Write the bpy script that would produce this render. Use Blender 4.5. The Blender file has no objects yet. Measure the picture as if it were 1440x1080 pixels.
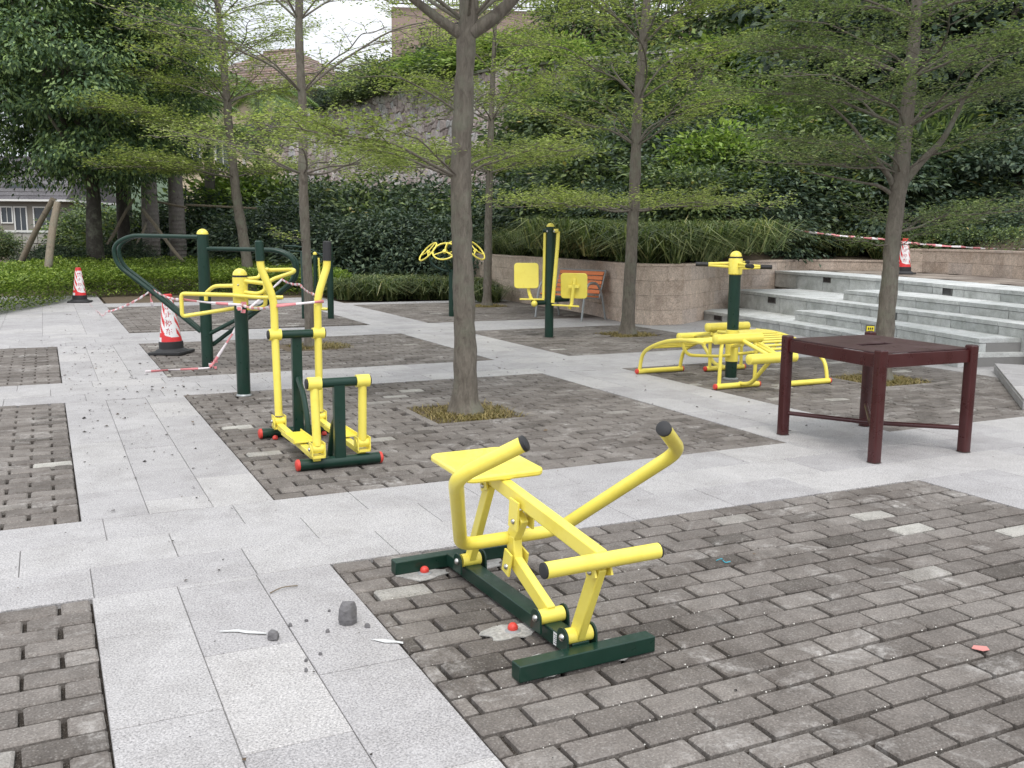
import bpy, math, random
import numpy as np
from mathutils import Vector, Matrix, noise
R = math.radians
random.seed(7)
RNG = np.random.default_rng(7)
S = bpy.context.scene
C = S.collection

# ------------------------------------------------------------------ camera, sky, sun, exposure
F_PX, PITCH, ROLL, YAW, CAM_H = 1343.49, 0.153947, 0.008622, 0.454027, 1.55
fw = Vector((math.sin(YAW) * math.cos(PITCH), math.cos(YAW) * math.cos(PITCH), -math.sin(PITCH)))
r0 = Vector((math.cos(YAW), -math.sin(YAW), 0))
u0 = r0.cross(fw)
rt = r0 * math.cos(ROLL) + u0 * math.sin(ROLL)
up = u0 * math.cos(ROLL) - r0 * math.sin(ROLL)
CAMP = Vector((0, 0, CAM_H))
cam = bpy.data.cameras.new('camera')
cam.sensor_width = 36
cam.lens = F_PX / 1440 * 36
cam.clip_end = 2000
cam.clip_start = 0.05
co = bpy.data.objects.new('camera', cam)
m = Matrix((rt, up, -fw)).transposed().to_4x4()
m.translation = CAMP
co.matrix_world = m
C.objects.link(co)
S.camera = co

SUN_EL, SUN_AZ = 58.0, -158.0      # azimuth measured from +Y towards +X
w = bpy.data.worlds.new('World')
S.world = w
w.use_nodes = True
nt = w.node_tree
bg = nt.nodes['Background']
sky = nt.nodes.new('ShaderNodeTexSky')
sky.sky_type = 'NISHITA'
sky.sun_disc = False
sky.sun_elevation = R(SUN_EL)
sky.sun_rotation = R(SUN_AZ)
sky.air_density = 1.0
sky.dust_density = 4.0
hs = nt.nodes.new('ShaderNodeHueSaturation')
hs.inputs['Saturation'].default_value = 0.25
nt.links.new(sky.outputs[0], hs.inputs['Color'])
tc = nt.nodes.new('ShaderNodeTexCoord')
nz = nt.nodes.new('ShaderNodeTexNoise')
nz.inputs['Scale'].default_value = 2.2
nz.inputs['Detail'].default_value = 5
nt.links.new(tc.outputs['Generated'], nz.inputs['Vector'])
rp = nt.nodes.new('ShaderNodeValToRGB')
rp.color_ramp.elements[0].position = 0.3
rp.color_ramp.elements[0].color = (7.6, 8.1, 8.8, 1)
rp.color_ramp.elements[1].position = 0.7
rp.color_ramp.elements[1].color = (10.2, 10.4, 10.8, 1)
nt.links.new(nz.outputs[0], rp.inputs[0])
mx = nt.nodes.new('ShaderNodeMixRGB')
mx.inputs[0].default_value = 0.85
nt.links.new(hs.outputs[0], mx.inputs[1])
nt.links.new(rp.outputs[0], mx.inputs[2])
# an overcast sky is brighter overhead than at the horizon
sp_ = nt.nodes.new('ShaderNodeSeparateXYZ')
nt.links.new(tc.outputs['Generated'], sp_.inputs[0])
gr_ = nt.nodes.new('ShaderNodeValToRGB')
gr_.color_ramp.elements[0].position = 0.15
gr_.color_ramp.elements[0].color = (0.62, 0.62, 0.62, 1)
gr_.color_ramp.elements[1].position = 0.95
gr_.color_ramp.elements[1].color = (1, 1, 1, 1)
nt.links.new(sp_.outputs[2], gr_.inputs[0])
mg_ = nt.nodes.new('ShaderNodeMixRGB')
mg_.blend_type = 'MULTIPLY'
mg_.inputs[0].default_value = 1.0
nt.links.new(mx.outputs[0], mg_.inputs[1])
nt.links.new(gr_.outputs[0], mg_.inputs[2])
nt.links.new(mg_.outputs[0], bg.inputs['Color'])
bg.inputs['Strength'].default_value = 0.145

sl = bpy.data.lights.new('sun', 'SUN')
sl.energy = 1.3
sl.angle = R(25)
sl.color = (1.0, 0.965, 0.91)
so = bpy.data.objects.new('sun', sl)
C.objects.link(so)
sd = Vector((math.sin(R(SUN_AZ)) * math.cos(R(SUN_EL)), math.cos(R(SUN_AZ)) * math.cos(R(SUN_EL)), math.sin(R(SUN_EL))))
so.rotation_euler = sd.to_track_quat('Z', 'Y').to_euler()

S.render.engine = 'CYCLES'
S.view_settings.view_transform = 'Standard'
S.view_settings.look = 'None'
S.view_settings.gamma = 1
S.view_settings.exposure = 0.48
S.view_settings.use_curve_mapping = False
S.cycles.max_bounces = 5
S.cycles.diffuse_bounces = 3
S.cycles.transmission_bounces = 2
S.cycles.transparent_max_bounces = 6


def at(px, py, d):
    """A photo direction taken out to d metres from the camera."""
    return CAMP + (fw + rt * ((px - 720) / F_PX) + up * ((540 - py) / F_PX)) * d


def shown(x, y, z=0, mg=1.12):
    v = Vector((x, y, z)) - CAMP
    dz = v.dot(fw)
    if dz < 0.3:
        return False
    return abs(v.dot(rt) / dz) < 720 / F_PX * mg and abs(v.dot(up) / dz) < 540 / F_PX * mg


# ------------------------------------------------------------------ materials
MATS = {}


def nodes(name):
    mt = bpy.data.materials.new(name)
    mt.use_nodes = True
    n = mt.node_tree.nodes
    return mt, n, mt.node_tree.links, n['Principled BSDF']


def mix(n, l, fac, a, b, kind='MIX'):
    q = n.new('ShaderNodeMixRGB')
    q.blend_type = kind
    for i, v in enumerate((fac, a, b)):
        if isinstance(v, (int, float)):
            q.inputs[i].default_value = v if i == 0 else (v, v, v, 1)
        elif isinstance(v, tuple):
            q.inputs[i].default_value = (*v, 1)
        else:
            l.new(v, q.inputs[i])
    return q.outputs[0]


def noi(n, l, vec, scale, detail=4, rough=0.6, dist=0):
    q = n.new('ShaderNodeTexNoise')
    q.inputs['Scale'].default_value = scale
    q.inputs['Detail'].default_value = detail
    q.inputs['Roughness'].default_value = rough
    q.inputs['Distortion'].default_value = dist
    if vec is not None:
        l.new(vec, q.inputs['Vector'])
    return q.outputs[0]


def ramp(n, l, val, stops, const=False):
    q = n.new('ShaderNodeValToRGB')
    cr = q.color_ramp
    if const:
        cr.interpolation = 'CONSTANT'
    while len(cr.elements) < len(stops):
        cr.elements.new(0.5)
    for e, (p, c) in zip(cr.elements, stops):
        e.position = p
        e.color = (*c, 1) if isinstance(c, tuple) else (c, c, c, 1)
    l.new(val, q.inputs[0])
    return q.outputs[0]


def bump(n, l, b, h, strength, dist=0.01):
    q = n.new('ShaderNodeBump')
    q.inputs['Strength'].default_value = strength
    q.inputs['Distance'].default_value = dist
    l.new(h, q.inputs['Height'])
    l.new(q.outputs[0], b.inputs['Normal'])


def rand01(n, l):
    a = n.new('ShaderNodeObjectInfo')
    b = n.new('ShaderNodeNewGeometry')
    s = n.new('ShaderNodeMath')
    s.operation = 'ADD'
    l.new(a.outputs['Random'], s.inputs[0])
    l.new(b.outputs['Random Per Island'], s.inputs[1])
    f = n.new('ShaderNodeMath')
    f.operation = 'FRACT'
    l.new(s.outputs[0], f.inputs[0])
    return f.outputs[0], b.outputs['Position']


def plain(name, col, rough=0.5, metal=0, var=0.12, scale=18, bmp=0.0, spec=0.5, dirt=None, dirtscale=6, coat=0, scuff=None):
    mt, n, l, b = nodes(name)
    g = n.new('ShaderNodeNewGeometry')
    k = noi(n, l, g.outputs['Position'], scale, 5)
    c = mix(n, l, k, tuple(x * (1 - var) for x in col), tuple(min(1, x * (1 + var)) for x in col))
    if dirt:
        f = ramp(n, l, noi(n, l, g.outputs['Position'], dirtscale, 8, 0.7), [(0.5, 0.0), (0.72, 0.8)])
        c = mix(n, l, f, c, dirt)
    if scuff:
        f2 = ramp(n, l, noi(n, l, g.outputs['Position'], 38, 9, 0.8, 1.2), [(0.66, 0.0), (0.72, 0.75)])
        f3 = ramp(n, l, noi(n, l, g.outputs['Position'], 5, 3, 0.6), [(0.45, 0.1), (0.65, 1.0)])
        c = mix(n, l, mix(n, l, 1.0, f2, f3, 'MULTIPLY'), c, scuff)
    l.new(c, b.inputs['Base Color'])
    b.inputs['Metallic'].default_value = metal
    rr = ramp(n, l, k, [(0.3, max(0, rough - 0.08)), (0.7, min(1, rough + 0.1))])
    l.new(rr, b.inputs['Roughness'])
    b.inputs['Specular IOR Level'].default_value = spec
    b.inputs['Coat Weight'].default_value = coat
    if bmp:
        bump(n, l, b, k, bmp)
    MATS[name] = mt
    return mt


def stony(name, stops, grain, stain, rough=0.85, bmp=0.35, speck=None, stain_scale=1.3, stain_amt=0.8, mid=(0.82, 1.16), lime=None, gr=(0.62, 1.35)):
    """Per-piece tone from stops, fine grain, and wide stains that cross the pieces."""
    mt, n, l, b = nodes(name)
    r, pos = rand01(n, l)
    c = ramp(n, l, r, stops)
    g1 = noi(n, l, pos, grain, 3, 0.7)
    c = mix(n, l, 1.0, c, ramp(n, l, g1, [(0.28, gr[0]), (0.5, 1.0), (0.72, gr[1])]), 'MULTIPLY')
    g2 = noi(n, l, pos, 9, 6, 0.65)
    c = mix(n, l, 1.0, c, ramp(n, l, g2, [(0.3, mid[0]), (0.7, mid[1])]), 'MULTIPLY')
    if speck:
        v = n.new('ShaderNodeTexVoronoi')
        v.inputs['Scale'].default_value = speck[0]
        l.new(pos, v.inputs['Vector'])
        c = mix(n, l, ramp(n, l, v.outputs['Distance'], [(0.0, speck[2]), (0.35, 0.0)]), c, speck[1])
    s1 = noi(n, l, pos, stain_scale, 7, 0.7, 0.4)
    c = mix(n, l, ramp(n, l, s1, [(0.46, 0.0), (0.70, stain_amt)]), c, mix(n, l, 1.0, c, stain, 'MULTIPLY'))
    if lime:
        q1_ = ramp(n, l, noi(n, l, pos, lime[1], 6, 0.75, 0.8), [(0.54, 0.0), (0.68, 1.0)])
        q2_ = ramp(n, l, noi(n, l, pos, 28, 5, 0.8), [(0.38, 0.0), (0.62, lime[2])])
        c = mix(n, l, mix(n, l, 1.0, q1_, q2_, 'MULTIPLY'), c, lime[0])
    l.new(c, b.inputs['Base Color'])
    b.inputs['Roughness'].default_value = rough
    b.inputs['Specular IOR Level'].default_value = 0.3
    if bmp:
        bump(n, l, b, mix(n, l, 0.35, g1, g2), bmp, 0.006)
    MATS[name] = mt
    return mt


def leafy(name, dark, mid, light, rough=0.55, trans=0.3, alt=None):
    mt, n, l, b = nodes(name)
    g = n.new('ShaderNodeNewGeometry')
    r = g.outputs['Random Per Island']
    stops = [(0.0, dark), (0.55, mid), (0.9, light)]
    if alt:
        stops += [(0.975, light), (1.0, alt)]
    c = ramp(n, l, r, stops)
    k = noi(n, l, g.outputs['Position'], 1.1, 4)
    c = mix(n, l, 1.0, c, ramp(n, l, k, [(0.3, 0.75), (0.7, 1.25)]), 'MULTIPLY')
    l.new(c, b.inputs['Base Color'])
    b.inputs['Roughness'].default_value = rough
    b.inputs['Specular IOR Level'].default_value = 0.35
    t = n.new('ShaderNodeBsdfTranslucent')
    l.new(mix(n, l, 1.0, c, (1.3, 1.4, 0.8), 'MULTIPLY'), t.inputs['Color'])
    ms = n.new('ShaderNodeMixShader')
    ms.inputs[0].default_value = trans
    l.new(b.outputs[0], ms.inputs[1])
    l.new(t.outputs[0], ms.inputs[2])
    l.new(ms.outputs[0], n['Material Output'].inputs['Surface'])
    MATS[name] = mt
    return mt


BRICK = stony('brick paver', [(0, (0.093, 0.082, 0.073)), (0.07, (0.136, 0.121, 0.110)), (0.5, (0.166, 0.148, 0.135)),
                              (0.9, (0.195, 0.176, 0.161)), (0.975, (0.205, 0.186, 0.171)), (0.992, (0.350, 0.337, 0.310)), (1, (0.385, 0.372, 0.340))],
              120, (0.52, 0.49, 0.47), 0.9, 0.6, (75, (0.5, 0.48, 0.45), 0.35), 1.6, 0.85, lime=((0.46, 0.44, 0.42), 2.6, 0.75))
SLAB = stony('granite slab', [(0, (0.357, 0.345, 0.348)), (0.4, (0.383, 0.371, 0.373)), (0.75, (0.400, 0.388, 0.387)), (1, (0.422, 0.408, 0.403))],
             120, (0.72, 0.71, 0.70), 0.8, 0.3, (105, (0.14, 0.14, 0.15), 0.95), 2.1, 0.7, mid=(0.94, 1.06), lime=((0.50, 0.49, 0.49), 1.4, 0.5), gr=(0.5, 1.5))
STEPM = stony('step granite', [(0, (0.50, 0.515, 0.51)), (0.5, (0.55, 0.56, 0.555)), (1, (0.60, 0.61, 0.60))],
              160, (0.60, 0.61, 0.58), 0.85, 0.3, (120, (0.25, 0.25, 0.25), 0.4), 2.4, 0.75)
SAND = stony('sandstone cladding', [(0, (0.50, 0.405, 0.335)), (0.4, (0.54, 0.44, 0.365)), (0.7, (0.58, 0.475, 0.395)), (1, (0.53, 0.445, 0.385))],
             42, (0.62, 0.57, 0.53), 0.9, 0.9, None, 1.7, 0.8)
RUBBLE = stony('rubble stone', [(0, (0.317, 0.277, 0.269)), (0.3, (0.512, 0.416, 0.397)), (0.6, (0.610, 0.542, 0.525)), (0.85, (0.537, 0.529, 0.538)), (1, (0.708, 0.655, 0.627))],
               14, (0.62, 0.61, 0.60), 0.9, 0.9, None, 0.6, 0.8)
PLAZA = stony('brown paving', [(0, (0.17, 0.14, 0.12)), (0.5, (0.24, 0.205, 0.175)), (1, (0.32, 0.28, 0.24))], 60, (0.55, 0.5, 0.45), 0.9, 0.5, None, 1.0, 0.8)
SOIL = stony('soil', [(0, (0.10, 0.078, 0.055)), (1, (0.13, 0.10, 0.07))], 30, (0.6, 0.6, 0.5), 0.95, 1.0, (60, (0.2, 0.16, 0.11), 0.4), 2, 0.7)
JOINT = stony('joint sand', [(0, (0.022, 0.017, 0.013)), (1, (0.036, 0.029, 0.023))], 90, (0.6, 0.6, 0.6), 0.95, 0.8, (140, (0.4, 0.38, 0.34), 0.5), 2, 0.5)
GROUT = plain('grout', (0.24, 0.235, 0.23), 0.9, bmp=0.3)
MORTAR = plain('mortar', (0.24, 0.20, 0.17), 0.95, bmp=0.5)
YEL = plain('yellow paint', (0.86, 0.735, 0.12), 0.36, var=0.04, coat=0.25, scale=9, dirt=(0.78, 0.63, 0.07), dirtscale=7, scuff=(0.30, 0.25, 0.10))
GRN = plain('dark green paint', (0.008, 0.034, 0.023), 0.34, var=0.15, spec=0.35, coat=0.12, dirt=(0.016, 0.032, 0.025), dirtscale=7, scuff=(0.13, 0.13, 0.11))
RED = plain('red plastic cap', (0.62, 0.055, 0.04), 0.4)
BLK = plain('black rubber', (0.022, 0.022, 0.024), 0.6, bmp=0.2)
STEEL = plain('bolt steel', (0.55, 0.54, 0.52), 0.3, metal=1)
GALV = plain('grey powder coat', (0.33, 0.35, 0.36), 0.45, metal=0.3)
MAROON = plain('maroon paint', (0.052, 0.009, 0.009), 0.3, var=0.3, coat=0.1, scale=7, dirt=(0.06, 0.016, 0.018), dirtscale=4, bmp=0.1)
MARTOP = plain('maroon table top', (0.082, 0.048, 0.05), 0.33, var=0.2, scale=5, dirt=(0.12, 0.085, 0.09), dirtscale=3)
ORANGE = plain('orange slat', (0.78, 0.23, 0.075), 0.5, bmp=0.2)
BARK = None


def bark(name, a, b2, c2):
    mt, n, l, b = nodes(name)
    t = n.new('ShaderNodeTexCoord')
    mp = n.new('ShaderNodeMapping')
    mp.inputs['Scale'].default_value = (1, 1, 0.28)
    l.new(t.outputs['Object'], mp.inputs[0])
    k = noi(n, l, mp.outputs[0], 30, 7, 0.7, 0.6)
    k2 = noi(n, l, t.outputs['Object'], 3.2, 5, 0.7)
    c = ramp(n, l, k, [(0.3, a), (0.6, b2), (0.8, c2)])
    c = mix(n, l, ramp(n, l, k2, [(0.5, 0.0), (0.66, 0.75)]), c, (0.16, 0.165, 0.125))
    k3 = noi(n, l, t.outputs['Object'], 7, 4, 0.6)
    c = mix(n, l, ramp(n, l, k3, [(0.62, 0.0), (0.7, 0.6)]), c, (0.07, 0.055, 0.045))
    l.new(c, b.inputs['Base Color'])
    b.inputs['Roughness'].default_value = 0.9
    bump(n, l, b, mix(n, l, 0.4, k, k2), 0.9, 0.015)
    MATS[name] = mt
    return mt


BARK = bark('bark', (0.085, 0.072, 0.058), (0.165, 0.145, 0.120), (0.25, 0.225, 0.19))
DBARK = bark('dark bark', (0.035, 0.03, 0.026), (0.065, 0.057, 0.048), (0.10, 0.09, 0.08))
PALMB = bark('palm bark', (0.14, 0.125, 0.115), (0.22, 0.20, 0.185), (0.29, 0.27, 0.25))
STAKE = bark('stake wood', (0.15, 0.12, 0.085), (0.24, 0.20, 0.15), (0.32, 0.27, 0.2))
L_TERM = leafy('small layered leaves', (0.130, 0.170, 0.055), (0.250, 0.302, 0.099), (0.420, 0.477, 0.176), 0.5, 0.42)
L_DARKT = leafy('grey green layered leaves', (0.083, 0.121, 0.057), (0.165, 0.218, 0.097), (0.297, 0.356, 0.160), 0.5, 0.38)
L_BIG = leafy('dark broad leaves', (0.051, 0.091, 0.055), (0.121, 0.196, 0.096), (0.317, 0.428, 0.169), 0.5, 0.28)  # a little haze blue is put into this leaf colour
L_BUSH = leafy('shrub leaves', (0.041, 0.067, 0.037), (0.094, 0.138, 0.064), (0.240, 0.306, 0.115), 0.5, 0.28, (0.360, 0.288, 0.103))
L_DARK = leafy('deep green shrub leaves', (0.025, 0.045, 0.032), (0.057, 0.092, 0.060), (0.144, 0.188, 0.108), 0.5, 0.2)  # blue lift in the leaf colour stands in for distance haze
L_LIGHT = leafy('yellow green shrub leaves', (0.089, 0.149, 0.037), (0.179, 0.270, 0.064), (0.347, 0.451, 0.121), 0.5, 0.35)
L_HEDGE = leafy('ground cover leaves', (0.068, 0.114, 0.019), (0.162, 0.246, 0.039), (0.324, 0.408, 0.091), 0.5, 0.3)
L_BLADE = leafy('lilyturf blades', (0.045, 0.075, 0.030), (0.13, 0.18, 0.065), (0.34, 0.37, 0.17), 0.4, 0.25, (0.48, 0.42, 0.22))
L_DRY = leafy('dry pit grass', (0.135, 0.120, 0.039), (0.230, 0.186, 0.078), (0.338, 0.264, 0.117), 0.7, 0.2)
L_PALM = leafy('palm fronds', (0.052, 0.112, 0.030), (0.114, 0.200, 0.045), (0.228, 0.320, 0.075), 0.4, 0.25)
LITTER = leafy('dead leaf bits', (0.012, 0.010, 0.008), (0.03, 0.022, 0.017), (0.12, 0.085, 0.055), 0.8, 0.0)


# ------------------------------------------------------------------ mesh helpers
class MB:
    def __init__(s):
        s.v, s.f, s.m = [], [], []

    def add(s, vs, fs, mi=0):
        o = len(s.v)
        s.v += [tuple(v) for v in vs]
        s.f += [tuple(i + o for i in f) for f in fs]
        s.m += [mi] * len(fs)
        return s

    def box(s, c, d, rz=0, ry=0, rx=0, mi=0, M=None):
        x, y, z = (q / 2 for q in d)
        if M is None:
            M = Matrix.Rotation(rz, 3, 'Z') @ Matrix.Rotation(ry, 3, 'Y') @ Matrix.Rotation(rx, 3, 'X')
        c = Vector(c)
        vs = [c + M @ Vector((a * x, b * y, e * z)) for e in (-1, 1) for a, b in ((-1, -1), (1, -1), (1, 1), (-1, 1))]
        return s.add(vs, [(3, 2, 1, 0), (4, 5, 6, 7), (0, 1, 5, 4), (1, 2, 6, 5), (2, 3, 7, 6), (3, 0, 4, 7)], mi)

    def bar(s, a, b, wd, ht, mi=0, upv=(0, 0, 1)):
        a, b = Vector(a), Vector(b)
        d = b - a
        z = d.normalized()
        x = Vector(upv).cross(z)
        if x.length < 1e-4:
            x = Vector((1, 0, 0)).cross(z)
        x.normalize()
        y = z.cross(x)
        M = Matrix((x, y, z)).transposed()
        return s.box((a + b) / 2, (wd, ht, d.length), M=M, mi=mi)

    def prism(s, poly, z0, z1, mi=0):
        n = len(poly)
        ar = sum(poly[i][0] * poly[(i + 1) % n][1] - poly[(i + 1) % n][0] * poly[i][1] for i in range(n))
        if ar < 0:
            poly = poly[::-1]
        vs = [(p[0], p[1], z0) for p in poly] + [(p[0], p[1], z1) for p in poly]
        fs = [tuple(range(n - 1, -1, -1)), tuple(range(n, 2 * n))] + [(i, (i + 1) % n, (i + 1) % n + n, i + n) for i in range(n)]
        return s.add(vs, fs, mi)

    def tube(s, pts, r, seg=12, closed=False, cap=True, mi=0, rough=0, flat=None):
        pts = [Vector(p) for p in pts]
        n = len(pts)
        rs = r if isinstance(r, (list, tuple)) else [r] * n
        T = []
        for i in range(n):
            if closed:
                T.append((pts[(i + 1) % n] - pts[i - 1]).normalized())
            else:
                T.append((pts[min(i + 1, n - 1)] - pts[max(i - 1, 0)]).normalized())
        a = Vector((0, 0, 1)) if abs(T[0].z) < 0.9 else Vector((1, 0, 0))
        x = T[0].cross(a).normalized()
        vs = []
        for i in range(n):
            x = (x - T[i] * x.dot(T[i])).normalized()
            y = T[i].cross(x)
            for k in range(seg):
                q = 2 * math.pi * k / seg
                d = x * math.cos(q) + y * math.sin(q) * (flat or 1)
                rr = rs[i]
                if rough:
                    p = pts[i] + d * rr
                    rr *= 1 + rough * noise.noise(p * 5) + rough * 0.5 * noise.noise(p * 16)
                vs.append(pts[i] + d * rr)
        fs = []
        for i in range(n if closed else n - 1):
            j = (i + 1) % n
            for k in range(seg):
                k2 = (k + 1) % seg
                fs.append((i * seg + k, i * seg + k2, j * seg + k2, j * seg + k))
        if cap and not closed:
            fs.append(tuple(range(seg - 1, -1, -1)))
            fs.append(tuple((n - 1) * seg + k for k in range(seg)))
        return s.add(vs, fs, mi)

    def lathe(s, prof, c=(0, 0, 0), seg=24, mi=0, sq=0):
        c = Vector(c)
        vs, fs = [], []
        for r, z in prof:
            for k in range(seg):
                q = 2 * math.pi * k / seg
                vs.append(c + Vector((r * math.cos(q), r * math.sin(q), z)))
        for i in range(len(prof) - 1):
            for k in range(seg):
                k2 = (k + 1) % seg
                fs.append((i * seg + k, i * seg + k2, (i + 1) * seg + k2, (i + 1) * seg + k))
        fs.append(tuple(range(seg - 1, -1, -1)))
        fs.append(tuple((len(prof) - 1) * seg + k for k in range(seg)))
        return s.add(vs, fs, mi)

    def ball(s, c, r, seg=12, rings=7, mi=0, z0=-1.0, sz=1):
        prof = []
        for i in range(rings + 1):
            a = math.asin(z0) + (math.pi / 2 - math.asin(z0)) * i / rings
            prof.append((max(1e-4, r * math.cos(a)), r * math.sin(a) * sz))
        return s.lathe(prof, c, seg, mi)

    def build(s, name, mats, parent=None, bevel=0, smooth=35, loc=None, link=True):
        me = bpy.data.meshes.new(name)
        me.from_pydata(s.v, [], s.f)
        for q in (mats if isinstance(mats, (list, tuple)) else [mats]):
            me.materials.append(q)
        if any(s.m):
            me.polygons.foreach_set('material_index', s.m)
        if smooth:
            me.polygons.foreach_set('use_smooth', [True] * len(me.polygons))
            me.update()
            me.set_sharp_from_angle(angle=R(smooth))
        me.update()
        o = bpy.data.objects.new(name, me)
        if bevel:
            b = o.modifiers.new('bevel', 'BEVEL')
            b.width = bevel
            b.segments = 2
            b.limit_method = 'ANGLE'
            b.angle_limit = R(40)
        if link:
            C.objects.link(o)
        if parent:
            o.parent = parent
        if loc is not None:
            o.location = loc
        return o


def fil(pts, rad=0.06, n=5, closed=False):
    """Rounds the corners of a polyline."""
    P = [Vector(p) for p in pts]
    out = []
    N = len(P)
    for i in range(N):
        if not closed and i in (0, N - 1):
            out.append(P[i])
            continue
        a, b, c = P[i - 1], P[i], P[(i + 1) % N]
        r = min(rad, (a - b).length * 0.48, (c - b).length * 0.48)
        p = b + (a - b).normalized() * r
        q = b + (c - b).normalized() * r
        for k in range(n + 1):
            t = k / n
            out.append(p * (1 - t) ** 2 + b * 2 * t * (1 - t) + q * t * t)
    return out


def spline(pts, n=8):
    P = [Vector(p) for p in pts]
    out = []
    for i in range(len(P) - 1):
        a = P[max(i - 1, 0)]
        b, c = P[i], P[i + 1]
        d = P[min(i + 2, len(P) - 1)]
        for k in range(n):
            t = k / n
            out.append(0.5 * (2 * b + (c - a) * t + (2 * a - 5 * b + 4 * c - d) * t * t + (3 * b - a - 3 * c + d) * t ** 3))
    out.append(P[-1])
    return out


def tag(o, label=None, cat=None, group=None, kind=None):
    for k, v in (('label', label), ('category', cat), ('group', group), ('kind', kind)):
        if v:
            o[k] = v
    return o


def empty(name, loc, rz=0, label=None, cat=None, group=None):
    o = bpy.data.objects.new(name, None)
    o.empty_display_size = 0.2
    C.objects.link(o)
    o.location = loc
    o.rotation_euler = (0, 0, rz)
    return tag(o, label, cat, group)


def copy_tree(o, parent=None):
    c = o.copy()
    C.objects.link(c)
    if parent:
        c.parent = parent
    for ch in o.children:
        copy_tree(ch, c)
    return c


def fast_mesh(name, verts, k, mat, parent=None, faces=None):
    """verts: (N*k,3) array, N islands of one k-gon each (or faces: per-island index lists)."""
    n = len(verts) // k
    me = bpy.data.meshes.new(name)
    if faces is None:
        faces = [list(range(k))]
    nf = len(faces)
    fl = len(faces[0])
    base = (np.arange(n) * k)[:, None, None]
    idx = (base + np.array(faces)[None]).reshape(-1)
    me.vertices.add(len(verts))
    me.vertices.foreach_set('co', np.asarray(verts, dtype=np.float32).reshape(-1))
    me.loops.add(len(idx))
    me.loops.foreach_set('vertex_index', idx.astype(np.int32))
    me.polygons.add(n * nf)
    me.polygons.foreach_set('loop_start', (np.arange(n * nf) * fl).astype(np.int32))
    me.update(calc_edges=True)
    me.validate()
    me.materials.append(mat)
    o = bpy.data.objects.new(name, me)
    C.objects.link(o)
    if parent:
        o.parent = parent
    return o


def unit(a):
    return a / (np.linalg.norm(a, axis=-1, keepdims=True) + 1e-9)


def leaf_verts(P, D, N, L, W):
    """One folded rhombus leaf per point: along D, facing N."""
    D = unit(D)
    Sd = unit(np.cross(D, N))
    Nn = np.cross(Sd, D)
    L = np.broadcast_to(np.asarray(L, dtype=float), (len(P),))[:, None]
    W = np.broadcast_to(np.asarray(W, dtype=float), (len(P),))[:, None]
    v = np.stack([P, P + D * L * 0.55 + Sd * W * 0.5 + Nn * W * 0.12, P + D * L - Nn * L * 0.12, P + D * L * 0.5 - Sd * W * 0.5 + Nn * W * 0.12], 1)
    return v.reshape(-1, 3)


def blade_verts(P, az, L, W, lean, droop):
    """Bent grass blade of three stations: 6 verts, 2 quads."""
    n = len(P)
    dx = np.stack([np.cos(az), np.sin(az), np.zeros(n)], 1)
    sx = np.stack([-np.sin(az), np.cos(az), np.zeros(n)], 1)
    z = np.array([0, 0, 1.0])
    L, W, lean, droop = (np.asarray(q)[:, None] for q in (L, W, lean, droop))
    p1 = P + (dx * lean + z) * L * 0.5
    p2 = p1 + (dx * (lean + droop) + z * (0.75 - droop)) * L * 0.42
    v = np.stack([P - sx * W / 2, P + sx * W / 2, p1 - sx * W * 0.45, p1 + sx * W * 0.45, p2 - sx * W * 0.08, p2 + sx * W * 0.08], 1)
    return v.reshape(-1, 3)


BF = [[0, 1, 3, 2], [2, 3, 5, 4]]

# ------------------------------------------------------------------ ground, paving
X0, X1, X2, X3, X4 = 0.101, 1.14, 5.05, 6.12, 10.15
YR = [4.293, 5.516, 9.578, 10.844, 14.38, 16.137, 21.7]

g = MB()
N = 60
vs, fs = [], []
for j in range(N + 1):
    for i in range(N + 1):
        x = -120 + 300 * i / N
        y = -30 + 330 * j / N
        far = max(0, math.hypot(x - 4, y - 12) - 24)
        z = -0.06 + 0.25 * min(1, far / 15) * noise.noise(Vector((x, y, 0)) * 0.06)
        vs.append((x, y, z if far > 0 else -0.06))
for j in range(N):
    for i in range(N):
        a = j * (N + 1) + i
        fs.append((a, a + 1, a + N + 2, a + N + 1))
g.add(vs, fs)
GROUND = leafy('rough lawn', (0.03, 0.05, 0.018), (0.05, 0.08, 0.025), (0.07, 0.1, 0.03), 0.9, 0.0)
tag(g.build('ground', SOIL), kind='structure')

# unit pieces, chamfered on top


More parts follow.
